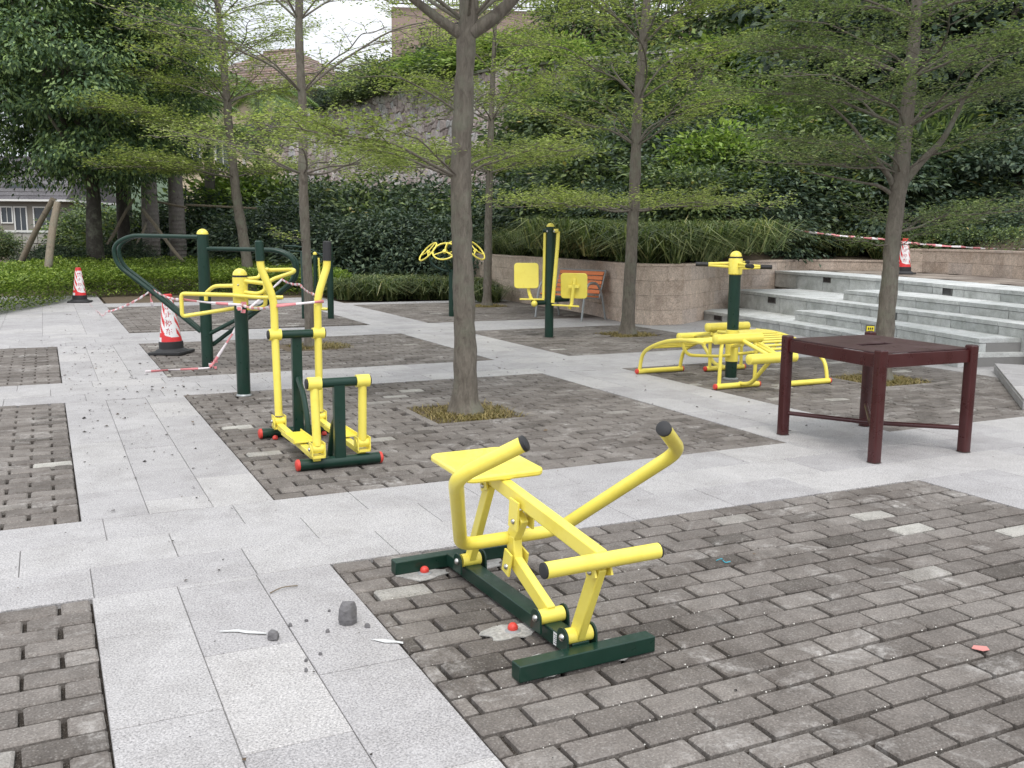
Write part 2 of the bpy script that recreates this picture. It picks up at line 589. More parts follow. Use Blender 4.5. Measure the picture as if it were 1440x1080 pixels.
def paver_mesh(name, lx, ly, lz, ch, mat, jt=0):
    b = MB()
    x, y = lx / 2, ly / 2
    b.add([(-x, -y, -lz), (x, -y, -lz), (x, y, -lz), (-x, y, -lz), (-x, -y, -ch), (x, -y, -ch), (x, y, -ch), (-x, y, -ch),
           (-x + ch, -y + ch, 0), (x - ch, -y + ch, 0), (x - ch, y - ch, 0), (-x + ch, y - ch, 0)],
          [(4, 5, 9, 8), (5, 6, 10, 9), (6, 7, 11, 10), (7, 4, 8, 11), (0, 1, 5, 4), (1, 2, 6, 5), (2, 3, 7, 6), (3, 0, 4, 7), (8, 9, 10, 11)])
    if jt:
        # worn corners cut off, edges not quite straight
        c_ = 0.0045
        def loop_(x_, y_, z_):
            out = []
            for sx_, sy_ in ((-1, -1), (1, -1), (1, 1), (-1, 1)):
                k_ = c_ * random.uniform(0.5, 1.6)
                pa, pb = (sx_ * (x_ - k_), sy_ * y_, z_), (sx_ * x_, sy_ * (y_ - k_), z_)
                out += [pb, pa] if sx_ * sy_ > 0 else [pa, pb]
            return out
        L0 = loop_(x, y, -ch)
        L0 = [(p[0] + random.uniform(-jt, jt) * 0.6, p[1] + random.uniform(-jt, jt) * 0.6, p[2]) for p in L0]
        Lb = [(p[0], p[1], -lz) for p in L0]
        Lt = [(p[0] * (1 - ch * random.uniform(0.8, 1.5) / x), p[1] * (1 - ch * random.uniform(0.8, 1.5) / y), random.uniform(-0.0012, 0.0012)) for p in L0]
        b = MB()
        b.add(Lb + L0 + Lt + [(0, 0, 0.001)], [(i, (i + 1) % 8, (i + 1) % 8 + 8, i + 8) for i in range(8)] + [(i + 8, (i + 1) % 8 + 8, (i + 1) % 8 + 16, i + 16) for i in range(8)] + [(i + 16, (i + 1) % 8 + 16, 24) for i in range(8)])
    me = bpy.data.meshes.new(name)
    me.from_pydata(b.v, [], b.f)
    me.materials.append(mat)
    return me, np.array(b.v), b.f


CACHE = {}


def piece(kind, lx, ly, mat, lz=0.05, ch=0.006):
    vr = random.randrange(6) if kind == 'brick' else 0
    key = (kind, round(lx, 2), round(ly, 2), mat.name, vr)
    if key not in CACHE:
        CACHE[key] = paver_mesh(kind, lx, ly, lz, ch, mat, 0.0035 if kind == 'brick' else 0)
    return CACHE[key]


def lay(parent, name, rects, mat, gap, tilt=0.004, lift=0.0025, limit=300, z=0.0, maxd=30, jit=0.0, lz=0.05, ch=0.006):
    """Rects (x0,x1,y0,y1): the nearest ones in view become parts, the rest one joined part."""
    cand = []
    for q in rects:
        cx, cy = (q[0] + q[1]) / 2, (q[2] + q[3]) / 2
        cand.append((0 if shown(cx, cy, z) else 1, math.hypot(cx, cy), q))
    cand.sort(key=lambda t: (t[0], t[1]))
    rest = []
    for i, (hid, dist, q) in enumerate(cand):
        lx, ly = q[1] - q[0] - gap, q[3] - q[2] - gap
        if lx < 0.03 or ly < 0.03:
            continue
        cx = (q[0] + q[1]) / 2 + random.uniform(-jit, jit)
        cy = (q[2] + q[3]) / 2 + random.uniform(-jit, jit) * 0.5
        zz = z + random.uniform(-lift, lift)
        rot = (random.uniform(-tilt, tilt), random.uniform(-tilt, tilt), random.uniform(-tilt, tilt) * 1.5)
        if i < limit and not hid and dist < maxd:
            me = piece(name, lx, ly, mat, lz, ch)[0]
            o = bpy.data.objects.new(name, me)
            o.location = (cx, cy, zz)
            o.rotation_euler = rot
            C.objects.link(o)
            o.parent = parent
        elif dist < 45:
            _, vv, ff = piece(name, lx, ly, mat, lz, ch)
            rest.append((vv + np.array([cx, cy, zz]), ff))
    if rest:
        b = MB()
        for vv, ff in rest:
            b.add([tuple(p) for p in vv], ff)
        o = b.build(name + '_field', mat, parent, smooth=0)
        o['kind'] = 'stuff'


def sheet(name, x0, x1, y0, y1, z, mat, kind='structure'):
    o = MB().add([(x0, y0, z), (x1, y0, z), (x1, y1, z), (x0, y1, z)], [(0, 1, 2, 3)]).build(name, mat, smooth=0)
    if kind:
        o['kind'] = kind
    return o


PX, PY = 0.256, 0.1327


def brick_panel(x0, x1, y0, y1, pits=(), limit=300, maxd=16, gapx=0.017, clip=None, off=0):
    bed = sheet('brick_paving', x0, x1, y0, y1, -0.026, JOINT)
    rects = []
    ny = round((y1 - y0) / PY)
    py = (y1 - y0) / ny
    for j in range(ny):
        yb = y1 - (j + 1) * py
        o_ = ((j + off) % 2) * PX / 2
        x = x1 - PX / 2 - o_ if o_ == 0 else x1 - PX
        edges = [x1]
        while edges[-1] > x0:
            stp = PX / 2 if (len(edges) == 1 and (j + off) % 2 == 0) else PX
            nx = edges[-1] - stp
            edges.append(nx if nx > x0 + 0.05 else x0)
        for a, b_ in zip(edges[1:], edges[:-1]):
            cx, cy = (a + b_) / 2, yb + py / 2
            if any(abs(cx - p[0]) < p[2] and abs(cy - p[1]) < p[2] for p in pits):
                continue
            if clip and not clip(cx, cy):
                continue
            rects.append((a, b_, yb, yb + py))
    lay(bed, 'brick', rects, BRICK, gapx, 0.010, 0.0028, limit, 0.0, maxd, jit=0.003, lz=0.045, ch=0.007)
    return bed


T1, T2, T5, T6, T4 = (3.28, 7.66), (3.29, 13.16), (8.38, 12.95), (8.30, 7.66), (8.85, 19.44)
brick_panel(X0 - 3.9, X0, YR[0] - 3.6, YR[0])
brick_panel(X0 - 3.9, X0, YR[1], YR[2])
brick_panel(X0 - 3.9, X0, YR[3], YR[4])
brick_panel(X1, X2, YR[0] - 3.9, YR[0])
brick_panel(X1, X2, YR[1], YR[2], [(T1[0], T1[1], 0.42)])
brick_panel(X1, X2, YR[3], YR[4], [(T2[0], T2[1], 0.42)])
brick_panel(X1, X2, YR[5], YR[6], maxd=5)
brick_panel(X3, X4 + 3.9, YR[0] - 3.6, YR[0])
brick_panel(X3, 9.72, YR[1], YR[2], [(T6[0], T6[1], 0.42)])
brick_panel(X3, 9.3, YR[3], YR[4], [(T5[0], T5[1], 0.42)])
brick_panel(X3, 10.2, YR[5] - 0.2, YR[6] - 1.0, [(T4[0], T4[1], 0.42)], maxd=5)


def rows(x0, x1, y0, y1, n, length, phase=0):
    out = []
    h = (y1 - y0) / n
    for j in range(n):
        x = x0 - ((phase + j * 0.43) % 1) * length
        while x < x1:
            a, b_ = max(x, x0), min(x + length, x1)
            if b_ - a > 0.04:
                out.append((a, b_, y0 + j * h, y0 + (j + 1) * h))
            x += length
    return out


def cols(x0, x1, y0, y1, n, length, phase=0):
    return [(c, d, a, b_) for a, b_, c, d in rows(y0, y1, x0, x1, n, length, phase)]


def path(rects, x0, x1, y0, y1, limit=300):
    p = sheet('granite_path', x0, x1, y0, y1, -0.008, GROUT)
    lay(p, 'slab', rects, SLAB, 0.0035, 0.0012, 0.0012, limit, 0.0, 30, lz=0.007 + 0.02, ch=0.002)


XL, XR = -14.0, 14.0
path(cols(X0, X1, YR[0] - 4.2, YR[0], 3, 0.75, 0.03), X0, X1, YR[0] - 4.2, YR[0])
path(rows(XL, XR, YR[0], YR[1], 3, 0.69, 0.55), XL, XR, YR[0], YR[1])
path(cols(X0, X1, YR[1], YR[2], 3, 0.75, 0.2), X0, X1, YR[1], YR[2])
path(cols(X2, X3, YR[1], YR[2], 3, 0.75, 0.2), X2, X3, YR[1], YR[2])
path(cols(X2, X3, YR[0] - 4.2, YR[0], 3, 0.75, 0.4), X2, X3, YR[0] - 4.2, YR[0])
path(rows(XL, 12.0, YR[2], YR[3], 3, 0.69, 0.3), XL, 12.0, YR[2], YR[3])
path(cols(X0, X1, YR[3], YR[4], 3, 0.75, 0.6), X0, X1, YR[3], YR[4])
path(cols(X2, X3, YR[3], YR[4], 3, 0.75, 0.5), X2, X3, YR[3], YR[4])
path(rows(-8.0, 12.0, YR[4], YR[5] - 0.2, 4, 0.69, 0.1), -8, 12, YR[4], YR[5] - 0.2)
path(cols(-8.0, X1, YR[5] - 0.2, 26.0, 15, 0.75, 0.1), -8, X1, YR[5] - 0.2, 26)
path(cols(X2, X3, YR[5] - 0.2, 23.5, 3, 0.75, 0.1), X2, X3, YR[5] - 0.2, 23.5)
path(rows(X1, X2, YR[6], 22.8, 2, 0.75, 0.1), X1, X2, YR[6], 22.8)
path(rows(X3, 10.5, 20.7, 21.3, 1, 0.75, 0.1), X3, 10.5, 20.7, 21.3)
path(cols(9.72, 11.6, YR[1], YR[2], 4, 0.8, 0.1), 9.72, 11.6, YR[1], YR[2])
path(cols(9.3, 11.6, YR[3], YR[4], 5, 0.8, 0.1), 9.3, 11.6, YR[3], YR[4])
path(cols(X0 - 3.9 - 2.5, X0 - 3.9, YR[0], YR[4], 5, 0.8, 0.1), X0 - 6.4, X0 - 3.9, YR[1], YR[2], limit=0)

# tree pits: soil, a pale kerb of four edging stones, dry grass
for k, (cx, cy) in enumerate((T1, T2, T5, T6, T4)):
    h = 0.42
    p = sheet('soil_patch', cx - h, cx + h, cy - h, cy + h, -0.011, SOIL)
    if k in (0, 3):
        for dx, dy, lx, ly in ((0, -h - 0.03, 2 * h + 0.12, 0.07), (0, h + 0.03, 2 * h + 0.12, 0.07), (-h - 0.03, 0, 0.07, 2 * h - 0.02), (h + 0.03, 0, 0.07, 2 * h - 0.02)):
            me = piece('edging_stone', lx, ly, BRICK)[0]
            o = bpy.data.objects.new('edging_stone', me)
            o.location = (cx + dx, cy + dy, 0.008)
            C.objects.link(o)
            o.parent = p
    n = 1500 if k in (0, 3) else 900
    n = n * 2
    q = RNG.normal(0, 0.24, (n, 2))
    q = q[np.abs(q).max(1) < 0.41]
    n = len(q)
    if k == 1:
        q[:, 0] += 0.12
    P = np.c_[q[:, 0] + cx, q[:, 1] + cy, np.full(n, -0.01)]
    v = blade_verts(P, RNG.uniform(0, 6.28, n), RNG.uniform(0.02, 0.062, n), RNG.uniform(0.004, 0.010, n), RNG.uniform(0.4, 2.0, n), RNG.uniform(0, 0.5, n))
    tag(fast_mesh('grass', v, 6, L_DRY, faces=BF), kind='stuff')

# crumbs and dead leaves lying on the paving
pts = []
for (ax, bx, ay, by, n) in ((X0, X1, 5.5, 8.5, 120), (X0, X1 + 0.2, 8.5, 14.5, 620), (X1, 5.2, 9.5, 10.9, 150), (X2, X3, 5.5, 15, 160), (X0 - 1, 7, 4.3, 5.5, 90), (X0, X1, 1.5, 4.3, 34),
                            (X3, 10, 5.5, 14, 260), (X1, X2, 5.5, 14.4, 420), (X1, 5, 0.8, 4.3, 110), (-1, 1, 14, 22, 120)):
    for _ in range(n):
        pts.append((random.uniform(ax, bx), random.uniform(ay, by), 0.0055))
P = np.array(pts)
n = len(P)
a = RNG.uniform(0, 6.28, n)
sz = RNG.gamma(2.0, 0.005, n).clip(0.004, 0.032) * np.where(P[:, 1] < 5.6, 0.62, 1.0)
v = leaf_verts(P, np.c_[np.cos(a), np.sin(a), RNG.uniform(0.0, 0.35, n)], np.c_[RNG.normal(0, 0.2, (n, 2)), np.ones(n)], sz * 1.3, sz)
tag(fast_mesh('leaf_litter', v, 4, LITTER), kind='stuff')
# pale grit in the brick joints near the machine
n = 900
P = np.c_[RNG.uniform(X1, X2, n), RNG.uniform(0.8, 4.25, n), np.full(n, -0.006)]
jy = np.round((P[:, 1] - YR[0]) / (3.9 / 29)) * (3.9 / 29) + YR[0]
P[:, 1] = jy + RNG.normal(0, 0.006, n)
P = P[RNG.random(n) < np.exp(-((P[:, 0] - 2.0) ** 2 + (P[:, 1] - 2.7) ** 2) / 0.9)]
n = len(P)
b = []
o4 = np.array([(1, 0, 0), (-0.5, 0.86, 0), (-0.5, -0.86, 0), (0, 0, 1.1)])
sz = RNG.uniform(0.0015, 0.0045, n)[:, None, None]
v = (P[:, None, :] + o4[None] * sz + np.array([0, 0, 0.004])).reshape(-1, 3)
GRIT = plain('pale grit', (0.6, 0.58, 0.54), 0.9)
tag(fast_mesh('grit', v, 4, GRIT, faces=[[0, 1, 3], [1, 2, 3], [2, 0, 3]]), kind='stuff')

# ------------------------------------------------------------------ stone steps
RIS = 0.17
TL = [
    [(11.30, 15.1), (11.12, 12.9), (10.72, 10.7), (10.25, 8.9), (10.02, 8.05)],
    [(11.45, 12.5), (11.10, 10.6), (10.62, 8.9), (10.38, 8.05)],
    [(12.55, 15.6), (12.25, 13.9), (11.62, 10.9), (11.05, 8.3), (10.30, 5.9), (9.9, 4.8)],
    [(12.32, 12.3), (12.02, 10.9), (11.45, 8.35), (10.8, 6.2), (10.4, 4.8)],
    [(14.3, 16.3), (14.15, 15.7), (13.85, 14.0), (13.25, 11.9), (12.15, 8.9), (11.45, 6.3), (11.1, 4.8)],
]
ZS = [RIS, 2 * RIS, 3 * RIS, 4 * RIS, 5 * RIS]
ZB = [0, RIS, RIS, 3 * RIS, 3 * RIS]
DEP = [1.45, 0.62, 1.9, 0.8, 0.9]
steps = empty('stone_steps', (11.2, 10.5, 0), 0, 'broad grey granite terrace steps with dark recessed lights beside the sandstone wall', 'steps')
stinv = Vector((11.2, 10.5, 0))


def resample(pl, stp):
    P = [Vector((x, y, 0)) for x, y in pl]
    P = spline(P, 6)
    L = [0]
    for a_, b_ in zip(P[:-1], P[1:]):
        L.append(L[-1] + (b_ - a_).length)
    n_ = max(1, round(L[-1] / stp))
    out = []
    for k in range(n_ + 1):
        t = L[-1] * k / n_
        i = 0
        while i < len(L) - 2 and L[i + 1] < t:
            i += 1
        f = (t - L[i]) / max(1e-6, L[i + 1] - L[i])
        out.append(P[i].lerp(P[i + 1], min(1, f)))
    return out


for k, pl in enumerate(TL):
    P = resample(pl, 0.95)
    Q = []
    for i in range(len(P)):
        d = (P[min(i + 1, len(P) - 1)] - P[max(i - 1, 0)]).normalized()
        nn = Vector((-d.y, d.x, 0))
        if nn.x < 0:
            nn = -nn
        Q.append((P[i], nn))
    for i in range(len(P) - 1):
        (a_, na), (b_, nb) = Q[i], Q[i + 1]
        gp = (b_ - a_).normalized() * 0.007
        a2, b2_ = a_ + gp, b_ - gp
        cen = (a2 + b2_) / 2
        z0, z1 = ZB[k], ZS[k]

        def pr(o0, o1, za, zb, nm, mat=STEPM):
            pg = [a2 + na * o0 - cen, b2_ + nb * o0 - cen, b2_ + nb * o1 - cen, a2 + na * o1 - cen]
            o = MB().prism([(p.x, p.y) for p in pg], za, zb).build(nm, mat, steps, smooth=0, loc=cen - stinv)
            return o
        pr(-0.018, DEP[k], z1 - 0.055, z1 + random.uniform(-0.001, 0.001), 'tread_slab')
        pr(0, 0.09, z0, z1 - 0.063, 'riser_stone')
    pg = [(p - stinv) + nn * 0.091 for p, nn in Q] + [(p - stinv) + nn * (DEP[k] + 0.02) for p, nn in Q[::-1]]
    b = MB()
    for i in range(len(Q) - 1):
        a_, na = Q[i]
        b_, nb = Q[i + 1]
        b.prism([((p - stinv).x, (p - stinv).y) for p in (a_ + na * 0.092, b_ + nb * 0.092, b_ + nb * (DEP[k] - 0.01), a_ + na * (DEP[k] - 0.01))], z0 - 0.02, z1 - 0.058)
    b.build('step_core', GROUT, steps, smooth=0)
# recessed lights: px-measured places along the risers
DARKG = plain('dark light glass', (0.02, 0.02, 0.024), 0.2)
FRAME = plain('light frame', (0.12, 0.12, 0.115), 0.5)
for (k, fr, zc, wd) in ((4, 0.175, 0.745, 0.26), (2, 0.16, 0.40, 0.26), (4, 0.50, 0.745, 0.26), (2, 0.48, 0.40, 0.26), (0, 0.12, 0.085, 0.24)):
    P = resample(TL[k], 0.2)
    i = int(fr * (len(P) - 1))
    d = (P[i + 1] - P[i]).normalized()
    nn = Vector((-d.y, d.x, 0))
    if nn.x < 0:
        nn = -nn
    ang = math.atan2(d.y, d.x)
    c = P[i] - stinv
    q = MB()
    h = 0.11
    for dz in (-h / 2, h / 2):
        q.box((c.x, c.y, zc + dz), (wd, 0.03, 0.014), rz=ang)
    for s in (-1, 1):
        q.box((c.x + d.x * s * wd / 2, c.y + d.y * s * wd / 2, zc), (0.014, 0.03, h + 0.014), rz=ang)
    fo = q.build('step_light', FRAME, steps, smooth=0)
    q = MB().box((c.x - nn.x * 0.002, c.y - nn.y * 0.002, zc), (wd - 0.014, 0.012, h - 0.014), rz=ang)
    for s in (-0.25, 0, 0.25):
        q.box((c.x - nn.x * 0.01, c.y - nn.y * 0.01, zc + s * h), (wd - 0.02, 0.006, 0.008), rz=ang)
    q.build('grille', DARKG, fo, smooth=0)

# granite ramp plinth at the right-hand end of the steps
pl = [(10.10, 7.62), (8.05, 5.74), (8.7, 4.6), (10.3, 5.4), (10.9, 7.4)]
q = MB().prism([(x - 9.5, y - 6.2) for x, y in pl], -0.03, 0.075)
pt = q.build('stone_ramp', SLAB, loc=(9.5, 6.2, 0), bevel=0.008)
tag(pt, 'low pale granite plinth in front of the steps, right of the maroon table', 'plinth')
for (ax, ay, bx, by) in ((8.05, 5.74, 10.10, 7.62),):
    A, B = Vector((ax, ay, 0)), Vector((bx, by, 0))
    nrm = Vector((B.y - A.y, A.x - B.x, 0)).normalized()
    for i in range(3):
        for j in range(2):
            a_ = A.lerp(B, i / 3 + 0.003) + nrm * (0.006 + j * 0.62)
            b_ = A.lerp(B, (i + 1) / 3 - 0.003) + nrm * (0.006 + j * 0.62)
            pg = [a_, b_, b_ + nrm * 0.61, a_ + nrm * 0.61]
            cc = Vector((9.5, 6.2, 0))
            MB().prism([((p - cc).x, (p - cc).y) for p in pg], 0.076, 0.10).build('slab', SLAB, pt, smooth=0)

# upper plaza behind the steps
pz = [(14.75, 16.38),  (14.4, 13.9), (13.75, 11.8), (12.7, 8.9), (11.7, 4.6), (20, 4.6), (22, 16.2), (16.4, 16.3), (15.2, 16.5)]
q = MB().prism(pz, 0.5, 5 * RIS - 0.012)
pz_o = q.build('upper_plaza', JOINT, smooth=0)
pz_o['kind'] = 'structure'
rects = []
for j in range(30):
    y = 4.6 + j * 0.4
    x = 12.2 + (j % 2) * 0.3
    while x < 16.3:
        fx = 11.1 + (y - 4.8) * 0.275 + 1.0
        if x > fx:
            rects.append((x, x + 0.6, y, y + 0.4))
        x += 0.6
lay(pz_o, 'slab', rects, PLAZA, 0.01, 0.003, 0.003, 200, 5 * RIS, 25, lz=0.03)

# ------------------------------------------------------------------ sandstone retaining wall
WL = [(10.35, 24.2), (10.2, 22.6), (10.05, 20.6), (9.95, 18.6), (9.85, 16.9), (9.66, 15.8), (9.50, 15.0), (9.46, 14.5), (9.56, 14.15), (9.80, 13.98), (10.15, 14.02), (10.8, 14.42), (11.8, 15.15), (12.9, 15.75), (14.1, 16.2), (15.2, 16.6), (16.4, 16.3), (17.1, 15.4)]
wall = empty('retaining_wall', (10, 15, 0), 0, 'long curved sandstone-clad retaining wall with thin coping below the tall grass', 'wall')


def clad(root, org, pl, z0, z1, course, length, cap=0.04, thick=0.22):
    P = resample(pl, length)
    org = Vector((org[0], org[1], 0))
    core = MB()
    side = []
    for i in range(len(P)):
        d = (P[min(i + 1, len(P) - 1)] - P[max(i - 1, 0)]).normalized()
        side.append(Vector((-d.y, d.x, 0)))       # points to the bank side (left of travel)
    nc = round((z1 - cap - z0) / course)
    ch = (z1 - cap - z0) / nc
    for i in range(len(P) - 1):
        a_, b_ = P[i] - org, P[i + 1] - org
        na, nb = side[i], side[i + 1]
        core.prism([((a_ + na * 0.05).x, (a_ + na * 0.05).y), ((b_ + nb * 0.05).x, (b_ + nb * 0.05).y), ((b_ + nb * thick).x, (b_ + nb * thick).y), ((a_ + na * thick).x, (a_ + na * thick).y)], z0, z1 - cap - 0.001)
        for j in range(nc):
            f0 = 0.0 if j % 2 == 0 else -0.5
            if j % 2 == 0:
                ln_ = [a_, b_]
                nl_ = [na, nb]
            else:
                ln_ = ([(P[i - 1] - org).lerp(a_, 0.5)] if i > 0 else []) + [a_, a_.lerp(b_, 0.5)]
                nl_ = ([na] if i > 0 else []) + [na, (na + nb).normalized()]
                if i == len(P) - 2:
                    ln_.append(b_)
                    nl_.append(nb)
            gp = (ln_[-1] - ln_[0]).normalized() * 0.002
            ln_[0] = ln_[0] + gp
            ln_[-1] = ln_[-1] - gp
            pr_ = random.uniform(0, 0.007)
            pg = [p - n_ * pr_ for p, n_ in zip(ln_, nl_)] + [p + n_ * 0.049 for p, n_ in zip(ln_[::-1], nl_[::-1])]
            cen = (ln_[0] + ln_[-1]) / 2
            MB().prism([((p - cen).x, (p - cen).y) for p in pg], z0 + j * ch + 0.002, z0 + (j + 1) * ch - 0.002).build('stone_block', SAND, root, smooth=0, loc=cen)
        gp = (b_ - a_).normalized() * 0.002
        pg = [a_ + gp - na * 0.02, b_ - gp - nb * 0.02, b_ - gp + nb * (thick + 0.03), a_ + gp + na * (thick + 0.03)]
        cen = (a_ + b_) / 2
        MB().prism([((p - cen).x, (p - cen).y) for p in pg], z1 - cap, z1).build('coping_stone', SAND, root, smooth=0, loc=cen)
    core.build('wall_core', MORTAR, root, smooth=0)


clad(wall, (10, 15, 0), WL, 0, 1.08, 0.265, 0.72)
wall2 = empty('plaza_wall', (16, 13, 0.85), 0, 'low pinkish sandstone wall at the back of the upper plaza, right edge', 'wall')
WL2 = [(16.62, 15.25), (16.78, 14.6), (16.75, 14.0), (16.5, 12.9), (15.9, 11.6), (15.2, 10.0), (14.8, 8.6)]
clad(wall2, (16, 13, 0.85), WL2, 0.0, 0.50, 0.23, 0.72)

# planting bed that rises into the slope
bed = MB()
rowsz = [(0.20, 1.02, 0), (1.5, 1.12, 0), (3.2, 1.3, 0.2), (7, 1.4, 1.2), (12, 1.5, 3.2), (18, 1.6, 6.0), (30, 1.6, 9.5), (60, 1.6, 13)]
PL = resample(WL, 1.2) + resample(WL2, 1.2)[1:] + [Vector((15.5, 5, 0)), Vector((17, -2, 0))]
vs, fs = [], []
for i, p in enumerate(PL):
    f = min(1, max(0, (p.x / max(p.y, 1) - 0.46) / 0.25))
    dr = Vector((0.78, 0.62, 0)) if p.y > 6 else Vector((1, 0.1, 0))
    base = 0.0 if i < len(resample(WL, 1.2)) + 1 else 0.25
    for dd, zb, za in rowsz:
        q = p + dr * dd
        vs.append((q.x, q.y, zb + base + za * f + 0.15 * noise.noise(q * 0.5)))
nr = len(rowsz)
for i in range(len(PL) - 1):
    for j in range(nr - 1):
        a_ = i * nr + j
        fs.append((a_, a_ + nr, a_ + nr + 1, a_ + 1))
bed.add(vs, fs)
tag(bed.build('hillside', SOIL), kind='structure')


def hill_z(x, y):
    best = None
    for v_ in vs:
        d2 = (v_[0] - x) ** 2 + (v_[1] - y) ** 2
        if best is None or d2 < best[0]:
            best = (d2, v_[2])
    return best[1] if best[0] < 60 else 0


# ------------------------------------------------------------------ fitness machines


def bolt(parent, p, axis='x', r=0.011, name='bolt', mat=None):
    q = MB().ball((0, 0, 0), r, 10, 4, z0=0.0, sz=0.8)
    o = q.build(name, mat or STEEL, parent, smooth=50, loc=p)
    o.rotation_euler = {'x': (0, R(90), 0), '-x': (0, R(-90), 0), 'y': (R(-90), 0, 0), '-y': (R(90), 0, 0), 'z': (0, 0, 0)}[axis]
    return o


def cap(parent, a, d, r, mat=BLK, ln=0.012, name='end_cap'):
    a, d = Vector(a), Vector(d).normalized()
    pts = [a - d * 0.004, a + d * ln * 0.6, a + d * ln]
    return MB().tube(pts, [r, r, r * 0.7], 14).build(name, mat, parent, smooth=40)


# --- rower in front (local x right, y away from the camera side)
rw = empty('rowing_machine', (1.6963, 2.843, 0), R(1.86), 'yellow rowing machine with green ground frame standing alone on the near brick panel', 'rowing machine')
bar_h = 0.062
q = MB().box((0, 0, bar_h / 2 + 0.004), (0.58, 0.062, bar_h))
q.build('front_base', GRN, rw, bevel=0.004)
q = MB().box((0, 1.20, bar_h / 2 + 0.004), (0.58, 0.062, bar_h))
q.build('rear_base', GRN, rw, bevel=0.004)
MB().box((0, 0.60, 0.045), (0.075, 1.135, 0.06)).build('base_rail', GRN, rw, bevel=0.004)
for x, y in ((-0.13, 0.055), (0.17, 0.055), (-0.16, 1.14), (0.13, 1.14), (-0.10, 0.38)):
    o = MB().ball((0, 0, 0), 0.021, 14, 7, z0=-0.3).build('anchor_cap', RED, rw, loc=(x, y, 0.018))
    w_ = MB().lathe([(0.032, 0), (0.032, 0.006), (0.02, 0.012)], seg=14).build('washer', GALV, o)
    w_.location = (0, 0, -0.018)


MSM = stony('cement smear', [(0, (0.36, 0.35, 0.335)), (1, (0.42, 0.41, 0.39))], 90, (0.6, 0.6, 0.6), 0.9, 0.5, None, 8, 0.8)
for k, (x, y) in enumerate(((-0.13, 0.055), (0.17, 0.055), (-0.16, 1.14), (0.13, 1.14), (-0.10, 0.38))):
    pg = []
    for i in range(22):
        a = 2 * math.pi * i / 22
        r_ = 0.085 * (1 + 0.55 * noise.noise(Vector((math.cos(a) * 1.6 + k * 3, math.sin(a) * 1.6, k))) + 0.2 * random.random())
        pg.append((x + r_ * 1.2 * math.cos(a), y + r_ * 0.8 * math.sin(a)))
    MB().prism(pg, 0.0005, 0.0042 + 0.0003 * k).build('cement_smear', MSM, rw, smooth=0)


def bracket(y, name='pivot_bracket', z=0.095, mat=GRN, w_=0.062):
    for s, ax in ((-1, '-x'), (1, 'x')):
        q = MB()
        pg = []
        for k in range(9):
            a = math.pi * k / 8
            pg.append((math.cos(a) * 0.036, z + math.sin(a) * 0.036))
        pg += [(-0.04, 0.045), (0.04, 0.045)]
        x0, x1 = s * w_ - 0.004, s * w_ + 0.004
        n_ = len(pg)
        vv = [(x0, y + a, b_) for a, b_ in pg] + [(x1, y + a, b_) for a, b_ in pg]
        q.add(vv, [tuple(range(n_)), tuple(range(2 * n_ - 1, n_ - 1, -1))] + [(i, i + n_, (i + 1) % n_ + n_, (i + 1) % n_) for i in range(n_)])
        o = q.build(name, mat, rw, smooth=40)
        bolt(o, (s * (w_ + 0.004), y, z), ax, 0.015)


def hub(p, half, r=0.03, parent=None, name='pivot_hub', mat=None):
    return MB().tube([(p[0] - half, p[1], p[2]), (p[0] + half, p[1], p[2])], r, 18).build(name, mat or YEL, parent, smooth=40)


bracket(0.06)
bracket(0.26)
bracket(0.985)
hub((0, 0.06, 0.095), 0.054, parent=rw)
hub((0, 0.26, 0.095), 0.054, parent=rw)
hub((0, 0.985, 0.095), 0.045, parent=rw)
MB().bar((0, 0.06, 0.095), (0, -0.075, 0.405), 0.062, 0.034, upv=(1, 0, 0)).build('front_leg', YEL, rw, bevel=0.005)
MB().bar((0, 0.985, 0.095), (0, 0.785, 0.50), 0.052, 0.034, upv=(1, 0, 0)).build('rear_leg', YEL, rw, bevel=0.005)
MB().bar((0, 0.26, 0.105), (0, 0.545, 0.225), 0.064, 0.036, upv=(1, 0, 0)).build('drive_link', YEL, rw, bevel=0.005)
# main beam from the foot bar up to the seat
MB().bar((0, -0.09, 0.432), (0, 0.88, 0.545), 0.062, 0.045, upv=(1, 0, 0)).build('main_beam', YEL, rw, bevel=0.006)
MB().tube([(-0.235, -0.10, 0.43), (0.235, -0.10, 0.43)], 0.029, 18, cap=True).build('foot_bar', YEL, rw, smooth=40)
cap(rw, (-0.235, -0.10, 0.43), (-1, 0, 0), 0.0285)
cap(rw, (0.235, -0.10, 0.43), (1, 0, 0), 0.0285)
for s, ax in ((-1, '-x'), (1, 'x')):
    for (x, y, z, d, r_, by, bz) in ((0.034, -0.072, 0.392, (0.008, 0.06, 0.06), -20, -0.074, 0.385), (0.030, 0.79, 0.505, (0.008, 0.06, 0.07), -20, 0.79, 0.49), (0.036, 0.50, 0.44, (0.008, 0.075, 0.12), 5, 0.497, 0.412)):
        o = MB().box((s * x, y, z), d, rx=R(r_)).build('beam_lug', YEL, rw, smooth=0)
        bolt(o, (s * (x + 0.005), by, bz), ax, 0.012)
# seat: rounded plate
pg = []
hx, hy, rr_ = 0.185, 0.205, 0.045
for cx, cy, a0 in ((hx - rr_, hy - rr_, 0), (-hx + rr_, hy - rr_, 90), (-hx + rr_, -hy + rr_, 180), (hx - rr_, -hy + rr_, 270)):
    for k in range(6):
        a = R(a0 + 18 * k)
        pg.append((cx + rr_ * math.cos(a), cy + rr_ * math.sin(a)))
q = MB().prism(pg, -0.014, 0.014)
o = q.build('seat', YEL, rw, bevel=0.008, loc=(0, 0.83, 0.572))
o.rotation_euler = (R(2.5), 0, 0)
